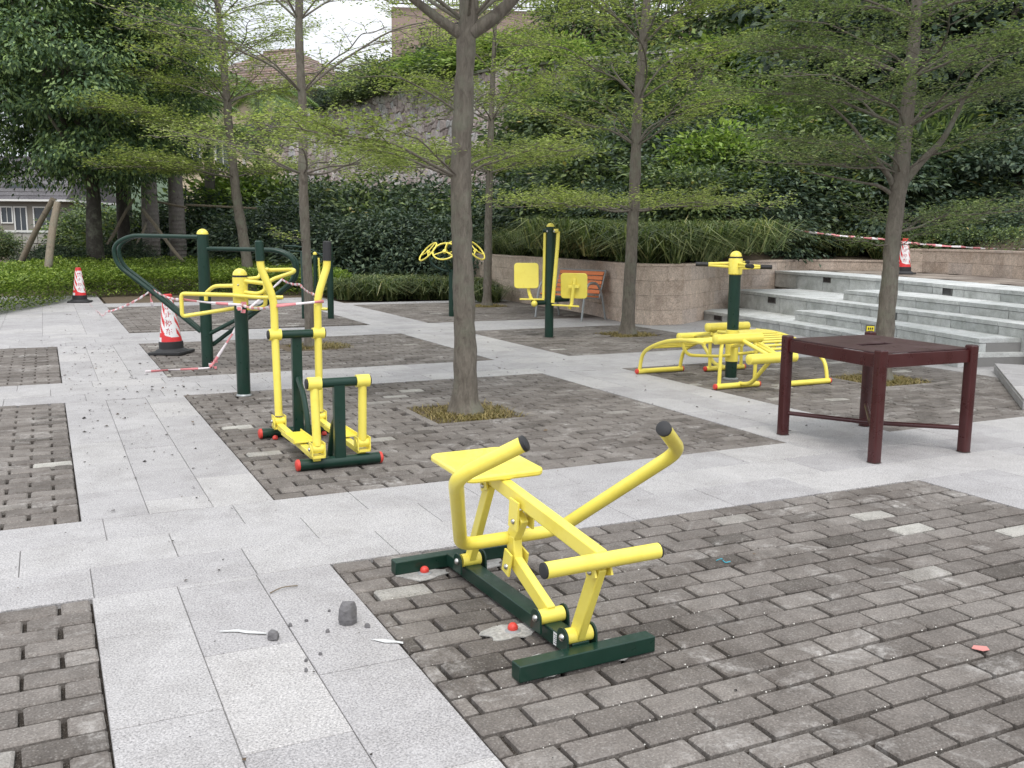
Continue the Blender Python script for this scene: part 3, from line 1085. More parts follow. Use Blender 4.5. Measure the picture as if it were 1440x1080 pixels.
# lever: from seat pivot down through the U bar to the elbow
MB().bar((0, 0.497, 0.43), (0, 0.565, 0.325), 0.066, 0.036, upv=(1, 0, 0)).build('lever_arm', YEL, rw, bevel=0.005)
MB().bar((0, 0.565, 0.33), (0, 0.548, 0.205), 0.066, 0.04, upv=(1, 0, 0)).build('lever_arm', YEL, rw, bevel=0.005)
for s, ax in ((-1, '-x'), (1, 'x')):
    o = MB().box((s * 0.0375, 0.552, 0.222), (0.008, 0.062, 0.10), rx=R(15)).build('elbow_plate', YEL, rw, smooth=0)
    bolt(o, (s * 0.0415, 0.552, 0.205), ax, 0.013)
up_ = [(-0.29, -0.04, 0.862), (-0.475, 0.10, 0.735), (-0.225, 0.60, 0.310), (0.225, 0.60, 0.310), (0.475, 0.10, 0.735), (0.29, -0.04, 0.862)]
hp = fil(up_, 0.075, 7)
MB().tube(hp, 0.0275, 18).build('handlebar', YEL, rw, smooth=45)
cap(rw, hp[0], hp[0] - hp[1], 0.029, ln=0.014, name='grip_cap')
cap(rw, hp[-1], hp[-1] - hp[-2], 0.029, ln=0.014, name='grip_cap')
LAB = plain('sticker', (0.75, 0.76, 0.76), 0.4)
q = MB().box((0, 0, 0), (0.001, 0.045, 0.05))
o = q.build('rating_label', LAB, rw, smooth=0, loc=(-0.0385, 0.145, 0.047))
q = MB()
for k in range(5):
    q.box((-0.0012, 0, 0.017 - k * 0.008), (0.0006, 0.032 - (k % 2) * 0.01, 0.0018))
q.build('print_line', BLK, o, smooth=0)

# --- elliptical walker
ew = empty('air_walker', (1.7136, 6.1383, 0), R(0.95), 'yellow and green elliptical walker with two tall bent handles and foot plates', 'elliptical trainer')
for y, nm in ((0.0, 'front_base'), (1.12, 'rear_base')):
    MB().tube([(-0.28, y, 0.042), (0.28, y, 0.042)], 0.038, 18).build(nm, GRN, ew)
    for s in (-1, 1):
        cap(ew, (s * 0.28, y, 0.042), (s, 0, 0), 0.039, RED, 0.02)
    for s in (-1, 1):
        MB().ball((0, 0, 0), 0.022, 12, 6, z0=-0.3).build('anchor_cap', RED, ew, loc=(s * 0.19, y + (0.07 if y == 0 else -0.07), 0.014))
MB().box((0, 0, 0.30), (0.075, 0.05, 0.56)).build('front_post', GRN, ew, bevel=0.004)
MB().box((0, 1.09, 0.415), (0.075, 0.05, 0.77)).build('rear_post', GRN, ew, bevel=0.004)
MB().tube([(-0.21, 0, 0.58), (0.21, 0, 0.58)], 0.032, 16).build('front_axle', GRN, ew)
MB().tube([(-0.21, 1.07, 0.80), (0.21, 1.07, 0.80)], 0.032, 16).build('rear_axle', GRN, ew)
MB().tube(spline([(0, 1.06, 0.46), (0, 0.93, 0.36), (0, 0.83, 0.20), (0, 0.79, 0.03)], 6), 0.022, 10, flat=1).build('brace', GRN, ew)
MB().tube(spline([(0, 0.05, 0.33), (0, 0.13, 0.27), (0, 0.19, 0.14), (0, 0.24, 0.02)], 6), 0.022, 10).build('brace', GRN, ew)
MB().box((0, 0.555, 0.02), (0.05, 1.06, 0.03)).build('base_rail', GRN, ew, bevel=0.004)
for s in (-1, 1):
    x = s * 0.165
    for y, z in ((0, 0.58), (1.07, 0.80)):
        h = MB().tube([(x - 0.045, y, z), (x + 0.045, y, z)], 0.043, 18).build('hinge_collar', YEL, ew)
        MB().lathe([(0.034, 0), (0.034, 0.01), (0.02, 0.014)], seg=14).build('collar_cap', BLK, h, loc=(x + s * 0.045, y, z)).rotation_euler = (0, R(90 * s), 0)
    ph = 0.03 * s
    MB().tube([(x, 0, 0.58), (x, -0.01 + ph, 0.17)], 0.029, 16).build('swing_arm', YEL, ew)
    hp = fil([(x, 1.05 + ph, 0.19), (x, 1.07, 0.80), (x, 1.07, 1.07), (x + s * 0.085, 1.09, 1.30), (x + s * 0.088, 1.09, 1.36)], 0.09, 5)
    MB().tube(hp, 0.029, 16).build('handle', YEL, ew)
    MB().tube([(x + s * 0.088, 1.09, 1.35), (x + s * 0.092, 1.09, 1.49), (x + s * 0.092, 1.09, 1.50)], [0.033, 0.033, 0.024], 16).build('grip', GRN if s < 0 else BLK, ew)
    for y in (-0.01 + ph, 1.05 + ph):
        q = MB()
        for t in (-1, 1):
            q.box((x + t * 0.042, y, 0.145), (0.008, 0.085, 0.10))
        q.box((x, y, 0.10), (0.092, 0.085, 0.012))
        q.tube([(x - 0.05, y, 0.15), (x + 0.05, y, 0.15)], 0.03, 12)
        c_ = q.build('clevis', YEL, ew, smooth=40)
        bolt(c_, (x + s * 0.052, y, 0.15), 'x' if s > 0 else '-x', 0.013)
    MB().bar((x, -0.01 + ph, 0.085), (x, 1.05 + ph, 0.115), 0.05, 0.04).build('pedal_beam', YEL, ew, bevel=0.004)
    q = MB().prism([(-0.07, -0.18), (0.07, -0.18), (0.07, 0.18), (-0.07, 0.18)], 0, 0.008)
    for k in range(9):
        q.box((0, -0.15 + k * 0.0375, 0.01), (0.125, 0.008, 0.006))
    for t in (-1, 1):
        q.box((t * 0.07, 0, 0.012), (0.006, 0.36, 0.03))
    q.build('foot_plate', YEL, ew, smooth=0, loc=(x + s * 0.0, 0.5 + ph, 0.125))


TINT = plain('grime ring', (0.075, 0.066, 0.058), 0.95, var=0.4, scale=60)


def tint(parent, x, y, r, k=0, sx=1.0):  # dark uneven disc laid flat round a foot
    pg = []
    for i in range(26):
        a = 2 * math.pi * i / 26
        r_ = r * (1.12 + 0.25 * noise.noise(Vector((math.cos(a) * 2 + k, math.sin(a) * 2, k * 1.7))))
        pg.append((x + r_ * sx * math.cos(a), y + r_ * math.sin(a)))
    return MB().prism(pg, 0.0008, 0.0036).build('tint_ring', TINT, parent, smooth=0)


def dome(parent, z, r, mat=YEL, name='dome_cap'):
    MB().ball((0, 0, z), r, 20, 6, z0=0.0, sz=0.95).build(name, mat, parent, smooth=60)


# --- waist machine: green post, yellow hub, tube frames
ws = empty('waist_machine', (1.6675, 9.3237, 0), YAW * -1, 'short green post with yellow hub and looped yellow tube frames around it', 'exercise machine')
MB().lathe([(0.0635, 0), (0.0635, 0.875)], seg=24).build('post', GRN, ws)
MB().lathe([(0.074, 0), (0.074, 0.006), (0.064, 0.02)], seg=24).build('base_flange', GALV, ws)
MB().lathe([(0.062, 0.875), (0.071, 0.877), (0.071, 1.135), (0.066, 1.14)], seg=24).build('hub', YEL, ws)
MB().lathe([(0.069, 1.141), (0.069, 1.158)], seg=24).build('band', BLK, ws)
dome(ws, 1.159, 0.068)
for k in range(3):
    a = R(35 + 120 * k - 90)
    b_ = bolt(ws, (math.cos(a - 0.6) * 0.071, math.sin(a - 0.6) * 0.071, 1.07), 'y', 0.009)
    b_.rotation_euler = (R(90), 0, a - 0.6 + R(90))
tint(ws, 0, 0, 0.085, 1)
tr = 0.0195
MB().tube(fil([(-0.04, -0.09, 0.975), (-0.53, -0.10, 0.985), (-0.53, -0.10, 0.77), (-0.05, 0.02, 0.845)], 0.035, 4), tr, 12).build('frame_tube', YEL, ws, smooth=50)
MB().tube(fil([(-0.04, -0.09, 0.972), (0.20, -0.09, 0.955), (0.42, -0.06, 0.955)], 0.03, 4), tr, 12).build('frame_tube', YEL, ws, smooth=50)
MB().tube(fil([(-0.03, 0.05, 1.055), (-0.30, 0.16, 1.045), (-0.40, 0.22, 0.97), (-0.40, 0.22, 0.90)], 0.06, 5), tr, 12).build('frame_tube', YEL, ws, smooth=50)
MB().tube(fil([(0.04, 0.0, 0.845), (0.17, 0.0, 0.84), (0.235, 0.0, 0.87), (0.235, 0.0, 1.06), (0.30, 0.02, 1.12), (0.50, 0.08, 1.19), (0.48, 0.16, 1.21), (0.20, 0.16, 1.20)], 0.045, 5), tr, 12).build('frame_tube', YEL, ws, smooth=50)
MB().tube(fil([(0.05, -0.03, 1.105), (0.25, -0.05, 1.085), (0.25, -0.05, 1.02), (0.18, -0.05, 0.985), (0.04, -0.03, 1.0)], 0.05, 5), tr, 12).build('frame_tube', YEL, ws, smooth=50)
MB().tube(fil([(0.05, 0.05, 1.12), (0.16, 0.10, 1.13), (0.17, 0.13, 1.20), (0.24, 0.14, 1.21)], 0.04, 4), tr, 12).build('frame_tube', YEL, ws, smooth=50)

# --- tall post with big green loops
lp = empty('loop_bars', (1.6557, 11.5, 0), -YAW, 'tall dark green post with yellow dome and big green tube loops on both sides', 'exercise machine')
MB().lathe([(0.066, 0), (0.066, 1.535)], seg=24).build('post', GRN, lp)
dome(lp, 1.536, 0.066)
tint(lp, 0, 0, 0.085, 2)
tr = 0.024
for dy in (-0.05, 0.09):
    MB().tube(fil([(0, dy * 0.4, 1.505), (-0.82, dy, 1.515), (-1.02, dy, 1.40), (-0.98, dy, 1.18), (-0.62, dy, 0.90), (-0.06, dy * 0.5, 0.42)], 0.17, 8), tr, 12).build('loop_tube', GRN, lp, smooth=50)
    MB().tube(fil([(0, dy * 0.4, 1.375), (0.88, dy, 1.365), (1.07, dy, 1.25), (1.04, dy, 1.02), (0.66, dy, 0.72), (0.05, dy * 0.5, 0.35 - dy)], 0.17, 8), tr, 12).build('loop_tube', GRN, lp, smooth=50)

# --- double chest press
cp = empty('chest_press', (6.99, 13.03, 0), -YAW, 'tall dark green post with two yellow backrests on levers before the orange bench', 'exercise machine')
MB().lathe([(0.068, 0), (0.068, 1.66)], seg=24).build('post', GRN, cp)
MB().lathe([(0.072, 1.62), (0.072, 1.68), (0.05, 1.69)], seg=24).build('post_head', GRN, cp)
dome(cp, 1.69, 0.062)
for s, dy in ((-1, 0.03), (1, -0.05)):
    MB().tube([(s * 0.045, dy - 0.06, 1.63), (s * 0.115, dy - 0.06, 1.63)], 0.03, 12).build('pivot', GRN if s < 0 else YEL, cp)
    bolt(cp, (s * 0.05, dy - 0.11, 1.62), '-y', 0.016)
tint(cp, 0, 0, 0.09, 3)
xl = -0.085
MB().tube([(xl, -0.02, 1.60), (xl - 0.01, -0.02, 0.60)], 0.022, 12).build('lever', YEL, cp)
MB().tube(fil([(0.115, -0.09, 1.62), (0.11, -0.09, 1.45), (0.045, -0.11, 0.54)], 0.1, 4), 0.029, 12).build('lever', YEL, cp)
MB().tube([(-0.06, 0.0, 0.545), (-0.28, 0.02, 0.53)], 0.045, 14).build('arm', GRN, cp)
MB().tube([(0.05, 0.08, 0.585), (0.30, 0.22, 0.585)], 0.05, 14).build('arm', GRN, cp)
MB().box((-0.27, 0, 0.585), (0.38, 0.11, 0.022)).build('foot_rest', YEL, cp, bevel=0.004)
MB().box((0.24, -0.12, 0.50), (0.42, 0.11, 0.022), ry=R(3)).build('foot_rest', YEL, cp, bevel=0.004)
MB().ball((-0.235, -0.05, 0.52), 0.05, 14, 8).build('bumper', YEL, cp)


def rplate(hx, hy, rr_, th, n_=5):
    pg = []
    for cx, cy, a0 in ((hx - rr_, hy - rr_, 0), (-hx + rr_, hy - rr_, 90), (-hx + rr_, -hy + rr_, 180), (hx - rr_, -hy + rr_, 270)):
        for k in range(n_):
            a = R(a0 + 90 / (n_ - 1) * k)
            pg.append((cx + rr_ * math.cos(a), cy + rr_ * math.sin(a)))
    return MB().prism(pg, -th / 2, th / 2)


MB().tube(fil([(-0.27, 0.02, 0.57), (-0.31, 0.02, 0.66), (-0.335, 0.04, 0.80)], 0.05, 4), 0.026, 12).build('seat_arm', YEL, cp, smooth=50)
o = rplate(0.19, 0.195, 0.05, 0.03).build('backrest', YEL, cp, bevel=0.006, loc=(-0.36, 0.0, 0.945))
o.rotation_euler = (R(84), 0, R(8))
MB().tube(fil([(0.30, -0.12, 0.45), (0.335, -0.12, 0.52), (0.36, -0.14, 0.84)], 0.05, 4), 0.026, 12).build('seat_arm', YEL, cp, smooth=50)
o = rplate(0.205, 0.195, 0.05, 0.03).build('backrest', YEL, cp, bevel=0.006, loc=(0.37, -0.08, 0.80))
o.rotation_euler = (R(98), 0, R(-12))
q = MB().box((0.36, -0.135, 0.79), (0.17, 0.03, 0.045)).box((0.37, -0.135, 0.86), (0.04, 0.03, 0.10))
q.build('backrest_bracket', YEL, cp, bevel=0.003)

# --- tai chi wheels
tw = empty('hand_wheels', (7.03, 17.09, 0), -YAW, 'slim green stand carrying four tilted yellow spoked hand wheels, half hidden by the tree trunk', 'exercise machine')
MB().lathe([(0.055, 0), (0.055, 0.90)], seg=20).build('post', GRN, tw)
wheels = [(-0.45, 0.0, 1.235, (-0.62, -0.30, 0.62)), (-0.12, -0.22, 1.25, (-0.12, -0.62, 0.70)), (0.46, 0.0, 1.265, (0.62, -0.34, 0.62)), (0.10, 0.30, 1.28, (0.05, 0.7, 0.7))]
for cx, cy, cz, nn in wheels:
    nn = Vector(nn).normalized()
    a_ = nn.cross(Vector((0, 0, 1))).normalized()
    b_ = nn.cross(a_)
    c = Vector((cx, cy, cz))
    MB().tube([c + (a_ * math.cos(t) + b_ * math.sin(t)) * 0.225 for t in [2 * math.pi * k / 32 for k in range(32)]], 0.016, 10, closed=True).build('wheel_rim', YEL, tw, smooth=60)
    q = MB()
    for k in range(3):
        t = 2 * math.pi * k / 3 + 0.52
        q.tube([c, c + (a_ * math.cos(t) + b_ * math.sin(t)) * 0.22], 0.012, 8)
    q.tube([c - nn * 0.03, c + nn * 0.02], 0.034, 12)
    q.build('wheel_spokes', YEL, tw, smooth=50)
    MB().tube(spline([(0, 0, 0.86), (cx * 0.45, cy * 0.45, 0.90), (cx * 0.85, cy * 0.85, 1.02), tuple(c - nn * 0.04)], 6), 0.022, 10).build('arm', GRN, tw)

# --- sit-up boards round a post with a handle head
sb = empty('situp_station', (6.785, 8.37, 0), 0, 'yellow ladder-like sit-up boards with foam-style rollers round a post with a four-handle head', 'exercise machine')
MB().lathe([(0.064, 0), (0.064, 1.17)], seg=22).build('post', GRN, sb)
MB().lathe([(0.085, 0), (0.085, 0.008), (0.066, 0.02)], seg=22).build('base_flange', GALV, sb)
MB().lathe([(0.072, 0.20), (0.072, 0.545), (0.06, 0.55)], seg=22).build('lower_hub', YEL, sb)
MB().lathe([(0.064, 1.15), (0.076, 1.16), (0.076, 1.32), (0.07, 1.33)], seg=22).build('head_hub', YEL, sb)
MB().lathe([(0.073, 1.331), (0.073, 1.345)], seg=22).build('band', BLK, sb)
dome(sb, 1.346, 0.066)
cy_, sy_ = math.cos(-YAW), math.sin(-YAW)


def cv(u, w_, z):
    return (u * cy_ - w_ * sy_, u * sy_ + w_ * cy_, z)


for (u, w_, z1, z2) in ((-0.42, 0.08, 1.255, 1.26), (0.40, 0.02, 1.24, 1.235), (0.10, -0.34, 1.26, 1.25), (0.22, 0.36, 1.26, 1.28)):
    a_, b_ = Vector(cv(0, 0, z1)), Vector(cv(u, w_, z2))
    q = a_.lerp(b_, 0.68)
    for d in (0.022, -0.022):
        MB().tube([a_ + Vector((0, 0, d)), a_.lerp(b_, 0.72) + Vector((0, 0, d * 0.35))], 0.015, 10).build('handle_arm', YEL, sb)
    MB().tube([q, b_], 0.024, 12).build('grip', BLK, sb)
FT = 0.034


def station(sg):
    """One board along local y; sg=-1 turns it half round."""
    def T(x, y, z):
        return (x * sg, y * sg, z)
    yf = 0.70
    xa, xb = -0.74, -0.18
    for x in (xa, xb):
        pr_ = [T(x + 0.015, -0.46, 0.475), T(x, -0.15, 0.475), T(x, 0.18, 0.43), T(x, 0.47, 0.34), T(x, 0.64, 0.235), T(x, 0.70, 0.05)]
        MB().tube(spline(pr_, 6), 0.021, 12).build('rail', YEL, sb, smooth=50)
    for k in range(11):
        y = -0.40 + k * 0.088
        t = (y + 0.46) / 1.1
        z = 0.478 if y < -0.15 else 0.478 - 0.05 * ((y + 0.15) / 0.33) if y < 0.18 else 0.43 - 0.095 * ((y - 0.18) / 0.29) ** 1.1
        MB().tube([T(xa, y, z), T(xb, y, z)], 0.016, 8).build('slat', YEL, sb)
    MB().tube([T(xa - 0.03, yf, FT), T(xb + 0.03, yf, FT)], 0.029, 14).build('foot_tube', YEL, sb)
    cap(sb, T(xa - 0.03, yf, FT), T(-1, 0, 0), 0.03, RED, 0.02)
    cap(sb, T(xb + 0.03, yf, FT), T(1, 0, 0), 0.03, RED, 0.02)
    # low stretcher below the rails
    MB().tube(fil([T(xa + 0.04, -0.02, 0.46), T(xa + 0.10, -0.04, 0.30), T(xb - 0.06, -0.05, 0.27), T(-0.03, -0.03, 0.27)], 0.08, 4), 0.018, 10).build('stretcher', YEL, sb, smooth=50)
    # leg holder
    yc = -0.57
    for x in (-0.60, -0.14):
        MB().tube(fil([T(x, yc + 0.01, 0.05), T(x, yc, 0.42), T(x + 0.03 * (1 if x < -0.3 else -1), yc + 0.02, 0.50)], 0.05, 4), 0.02, 10).build('upright', YEL, sb, smooth=50)
    MB().tube([T(-0.65, yc, FT), T(-0.09, yc, FT)], 0.029, 14).build('foot_tube', YEL, sb)
    cap(sb, T(-0.65, yc, FT), T(-1, 0, 0), 0.03, RED, 0.02)
    cap(sb, T(-0.09, yc, FT), T(1, 0, 0), 0.03, RED, 0.02)
    for y, z, xo in ((yc + 0.02, 0.52, -0.37), (-1.0, 0.365, -0.30)):
        q = MB().tube([T(xo - 0.31, y, z), T(xo - 0.295, y, z), T(xo + 0.295, y, z), T(xo + 0.31, y, z)], [0.03, 0.052, 0.052, 0.03], 18)
        q.build('roller', YEL, sb, smooth=50)
    MB().tube([T(-0.33, yc, 0.50), T(-0.30, -1.0, 0.37)], 0.022, 10).build('roller_arm', YEL, sb)
    MB().tube([T(-0.12, yc + 0.05, 0.45), T(-0.22, -1.0, 0.37)], 0.018, 10).build('roller_arm', YEL, sb)
    MB().tube(fil([T(-0.30, -1.0, 0.36), T(-0.33, -0.72, 0.06), T(-0.34, yc, 0.05)], 0.08, 4), 0.022, 10).build('roller_arm', YEL, sb, smooth=50)
    MB().tube([T(0, 0, 0.36), T(-0.33, yc, 0.46)], 0.022, 10).build('hub_arm', YEL, sb)


station(1)
station(-1)

# --- a darker machine of two posts behind the walker, seen between the tree and the hedge
tp = empty('twin_post_machine', (4.50, 17.53, 0), -YAW, 'dark green posts with thin curved bars and one yellow rod behind the elliptical walker', 'exercise machine')
for u, z1, rr_ in ((-0.24, 1.22, 0.03), (0.0, 1.17, 0.036), (0.27, 1.37, 0.058)):
    MB().lathe([(rr_, 0), (rr_, z1), (rr_ * 0.6, z1 + 0.02)], (u, 0, 0), seg=16).build('post', GRN, tp)
MB().ball((0.0, 0, 1.19), 0.04, 12, 7).build('dome_cap', YEL, tp)
MB().tube(spline([(-0.55, 0, 1.33), (-0.3, 0, 1.32), (-0.08, 0, 1.27), (0.15, 0, 1.14), (0.27, 0, 1.07)], 6), 0.016, 10).build('bar', GRN, tp)
MB().tube(spline([(-0.48, 0.1, 1.24), (-0.2, 0.1, 1.22), (0.08, 0.1, 1.19), (0.27, 0.05, 1.16)], 6), 0.014, 10).build('bar', GRN, tp)
MB().tube([(0.08, -0.07, 1.12), (0.11, -0.07, 0.20)], 0.018, 10).build('rod', YEL, tp)
MB().tube([(-0.04, -0.07, 0.19), (0.22, -0.06, 0.18)], 0.028, 12).build('foot_bar', YEL, tp)

# --- maroon table
tb = empty('chess_table', (5.62, 5.25, 0), 0, 'square dark maroon table with round posts at the corners and a slot in its top', 'table')
LG = [(5.150, 4.760), (5.228, 5.775), (6.035, 4.745), (6.100, 5.765)]
LG = [(x - 5.62, y - 5.25) for x, y in LG]
for x, y in LG:
    tint(tb, x, y, 0.043, x * 7)
    q = rplate(0.037, 0.037, 0.016, 0.79, 4)
    o = q.build('leg', MAROON, tb, bevel=0.004, loc=(x, y, 0.395))
    MB().box((0, 0, 0.397), (0.06, 0.06, 0.006)).build('leg_cap', MARTOP, o, bevel=0.002)
    MB().lathe([(0.04, -0.395), (0.04, -0.39), (0.036, -0.388)], seg=14).build('glide', BLK, o)
A, B_, D_, E_ = (Vector((x, y, 0)) for x, y in LG)


def between(a, b, wd, ht, z, nm, mat):
    d = (b - a).normalized()
    return MB().bar(a + d * 0.034 + Vector((0, 0, z)), b - d * 0.034 + Vector((0, 0, z)), wd, ht, upv=(0, 0, 1)).build(nm, mat, tb, bevel=0.002)


for a, b in ((A, B_), (A, D_), (D_, E_), (B_, E_)):
    o = between(a, b, 0.03, 0.092, 0.715, 'apron', MAROON)
zt = 0.768
# top with a real slot: four boards round an opening
cx, cy, hw, hh = 0.03, 0.04, 0.20, 0.020


def onTop(s, t):
    return A.lerp(D_, s).lerp(B_.lerp(E_, s), t)


s0, s1, t0, t1 = 0.24, 0.60, 0.40, 0.50
for (sa, sb_, ta, tb_) in ((0.0, 1.0, 0.0, t0), (0, 1, t1, 1.0), (0.0, s0, t0 + 0.001, t1 - 0.001), (s1, 1.0, t0 + 0.001, t1 - 0.001)):
    e = 0.012
    pg = [onTop(sa + (e if sa == 0 else 0), ta + (e if ta == 0 else 0)), onTop(sb_ - (e if sb_ == 1 else 0), ta + (e if ta == 0 else 0)),
          onTop(sb_ - (e if sb_ == 1 else 0), tb_ - (e if tb_ == 1 else 0)), onTop(sa + (e if sa == 0 else 0), tb_ - (e if tb_ == 1 else 0))]
    MB().prism([(p.x, p.y) for p in pg], zt - 0.004, zt + 0.004).build('top_panel', MARTOP, tb, smooth=0)
for a, b, z in ((B_, D_, 0.178), (A, E_, 0.192)):
    c = (a + b) / 2
    MB().tube(spline([a + Vector((0, 0, z)), a.lerp(b, 0.3) + Vector((0, 0, z - 0.012)), c + Vector((0, 0, z - 0.018)), a.lerp(b, 0.7) + Vector((0, 0, z - 0.012)), b + Vector((0, 0, z))], 4), 0.017, 10).build('stretcher', MAROON, tb)

# --- orange slatted bench against the wall
bn = empty('park_bench', (8.98, 15.95, 0), R(-74), 'orange slatted park bench with grey tubular arms against the sandstone wall', 'bench')
# local x along the seat, local y towards the back
for s in (-1, 1):
    x = s * 0.62
    MB().tube(fil([(x, -0.29, 0), (x, -0.22, 0.50), (x, -0.12, 0.70), (x, 0.10, 0.70), (x, 0.24, 0.50), (x, 0.36, 0)], 0.14, 6), 0.021, 12).build('arm', GALV, bn, smooth=50)
    MB().tube([(x * 0.96, -0.2, 0.43), (x * 0.96, 0.2, 0.40), (x * 0.96, 0.36, 0.90)], 0.016, 8).build('back_frame', GALV, bn)
for k in range(5):
    MB().box((0, -0.17 + k * 0.088, 0.452 - k * 0.006), (1.16, 0.075, 0.024)).build('slat', ORANGE, bn, bevel=0.003)
for k in range(5):
    MB().box((0, 0.225 + k * 0.026, 0.52 + k * 0.085), (1.16, 0.024, 0.070), rx=R(-15)).build('slat', ORANGE, bn, bevel=0.003)
MB().box((0, 0.375, 0.915), (1.22, 0.04, 0.02)).build('top_rail', GALV, bn, bevel=0.003)

# --- traffic cones
CW = plain('cone white', (0.78, 0.77, 0.78), 0.55, var=0.06, dirt=(0.45, 0.43, 0.42), dirtscale=9)
CR = plain('cone red', (0.66, 0.035, 0.04), 0.5, dirt=(0.4, 0.08, 0.07), dirtscale=9)
CT = plain('cone lettering', (0.45, 0.03, 0.06), 0.6)


def text_mesh(s, size):
    cu = bpy.data.curves.new('text', 'FONT')
    cu.body = s
    cu.size = size
    cu.align_x = 'CENTER'
    cu.align_y = 'CENTER'
    cu.offset = size * 0.012
    o = bpy.data.objects.new('text', cu)
    C.objects.link(o)
    dg = bpy.context.evaluated_depsgraph_get()
    me = bpy.data.meshes.new_from_object(o.evaluated_get(dg))
    bpy.data.objects.remove(o)
    v = [tuple(q.co) for q in me.vertices]
    f = [tuple(p.vertices) for p in me.polygons]
    return v, f


def cone(loc, rz, label, s=1.0, base_sq=False, tilt=(0, 0)):
    t = empty('traffic_cone', loc, rz, label, 'traffic cone', 'traffic cones')
    t.scale = (s, s, s)
    t.rotation_euler = (tilt[0], tilt[1], rz)
    q = rplate(0.225, 0.225, 0.05, 0.035)
    q.build('base', BLK, t, bevel=0.006, loc=(0, 0, 0.018))
    MB().lathe([(0.20, 0.036), (0.185, 0.055), (0.15, 0.07), (0.148, 0.155), (0.14, 0.16)], seg=28).build('foot', BLK, t)
    r0_, r1_, z0, z1 = 0.137, 0.062, 0.16, 0.72
    # sleeve with diagonal red bands made of separate strips of mesh
    q = MB()
    ns, nz_ = 96, 70
    vv = [((r0_ + (r1_ - r0_) * j / nz_) * math.cos(2 * math.pi * i / ns), (r0_ + (r1_ - r0_) * j / nz_) * math.sin(2 * math.pi * i / ns), z0 + (z1 - z0) * j / nz_) for j in range(nz_ + 1) for i in range(ns)]
    q.v = vv
    for j in range(nz_):
        for i in range(ns):
            i2 = (i + 1) % ns
            a = ((i + 0.5) / ns * 360 - 270 + 540) % 360 - 180          # 0 = front (-y)
            h = j / nz_
            if h > 0.93 or h < 0.10 + 0.10 * max(0, min(1, (25 - a) / 70)):
                red = not (h < 0.10 and a < -30)
            elif -6 < a < 62:
                red = False
            else:
                red = (h + a / 175) % 0.27 < 0.135
            q.f.append((j * ns + i, j * ns + i2, (j + 1) * ns + i2, (j + 1) * ns + i))
            q.m.append(1 if red else 0)
    q.f.append(tuple(range(ns - 1, -1, -1)))
    q.m.append(0)
    q.f.append(tuple(nz_ * ns + i for i in range(ns)))
    q.m.append(1)
    q.build('sleeve', [CW, CR], t, smooth=60)
    MB().lathe([(0.058, 0.72), (0.058, 0.745), (0.05, 0.755)], seg=20).build('collar', CR, t)
    for k, ch in enumerate('禁止停车'):
        zc = 0.60 - k * 0.105
        v, f = text_mesh(ch, 0.085)
        out = []
        for x, y, _ in v:
            z = zc + y
            rr_ = r0_ + (r1_ - r0_) * (z - z0) / (z1 - z0) + 0.0016
            a = R(-90 + 20) + x / rr_
            out.append((rr_ * math.cos(a), rr_ * math.sin(a), z))
        MB().add(out, f).build('lettering', CT, t, smooth=0)
    return t


cone((1.43, 13.02, 0), -YAW - 0.1, 'red and white traffic cone standing behind the green loop bars', 1.02, tilt=(0, R(-2)))
cone((0.68, 23.4, 0), -YAW + 0.2, 'red and white traffic cone at the far end of the path, by the hedge', 1.02)
cone((15.55, 13.95, 0.85), -1.05, 'red and white traffic cone on the upper plaza behind the forked tree', 0.95)

# --- barrier tape
TW = plain('tape white', (0.78, 0.72, 0.74), 0.35)
TR = plain('tape red', (0.68, 0.24, 0.26), 0.35)


def ribbon(pts, wd, label, seg=0.16, name='barrier_tape', twist=0.3):
    P = [Vector(p) for p in pts]
    # resample with a little sag
    out = []
    for a, b in zip(P[:-1], P[1:]):
        L = (b - a).length
        n_ = max(2, int(L / 0.06))
        for k in range(n_):
            t = k / n_
            p = a.lerp(b, t)
            p.z -= min(0.06, L * 0.014) * 4 * t * (1 - t) if L > 0.4 else 0
            out.append(p)
    out.append(P[-1])
    q = MB()
    L = 0
    for i, p in enumerate(out):
        d = (out[min(i + 1, len(out) - 1)] - out[max(i - 1, 0)]).normalized()
        tw_ = twist * math.sin(i * 0.21) + 0.25 * math.sin(i * 0.53 + 1)
        u = Vector((0, 0, 1)) * math.cos(tw_) + d.cross(Vector((0, 0, 1))) * math.sin(tw_)
        u = (u - d * u.dot(d)).normalized() * wd * 0.5 * (0.8 + 0.2 * math.sin(i * 0.9))
        q.v += [tuple(p - u), tuple(p + u)]
    for i in range(len(out) - 1):
        L += (out[i + 1] - out[i]).length
        q.f.append((2 * i, 2 * i + 1, 2 * i + 3, 2 * i + 2))
        q.m.append(1 if (L / seg) % 2 < 1 else 0)
    o = q.build(name, [TW, TR], smooth=60)
    md = o.modifiers.new('thick', 'SOLIDIFY')
    md.thickness = 0.0008
    tag(o, label, 'barrier tape')
    return o


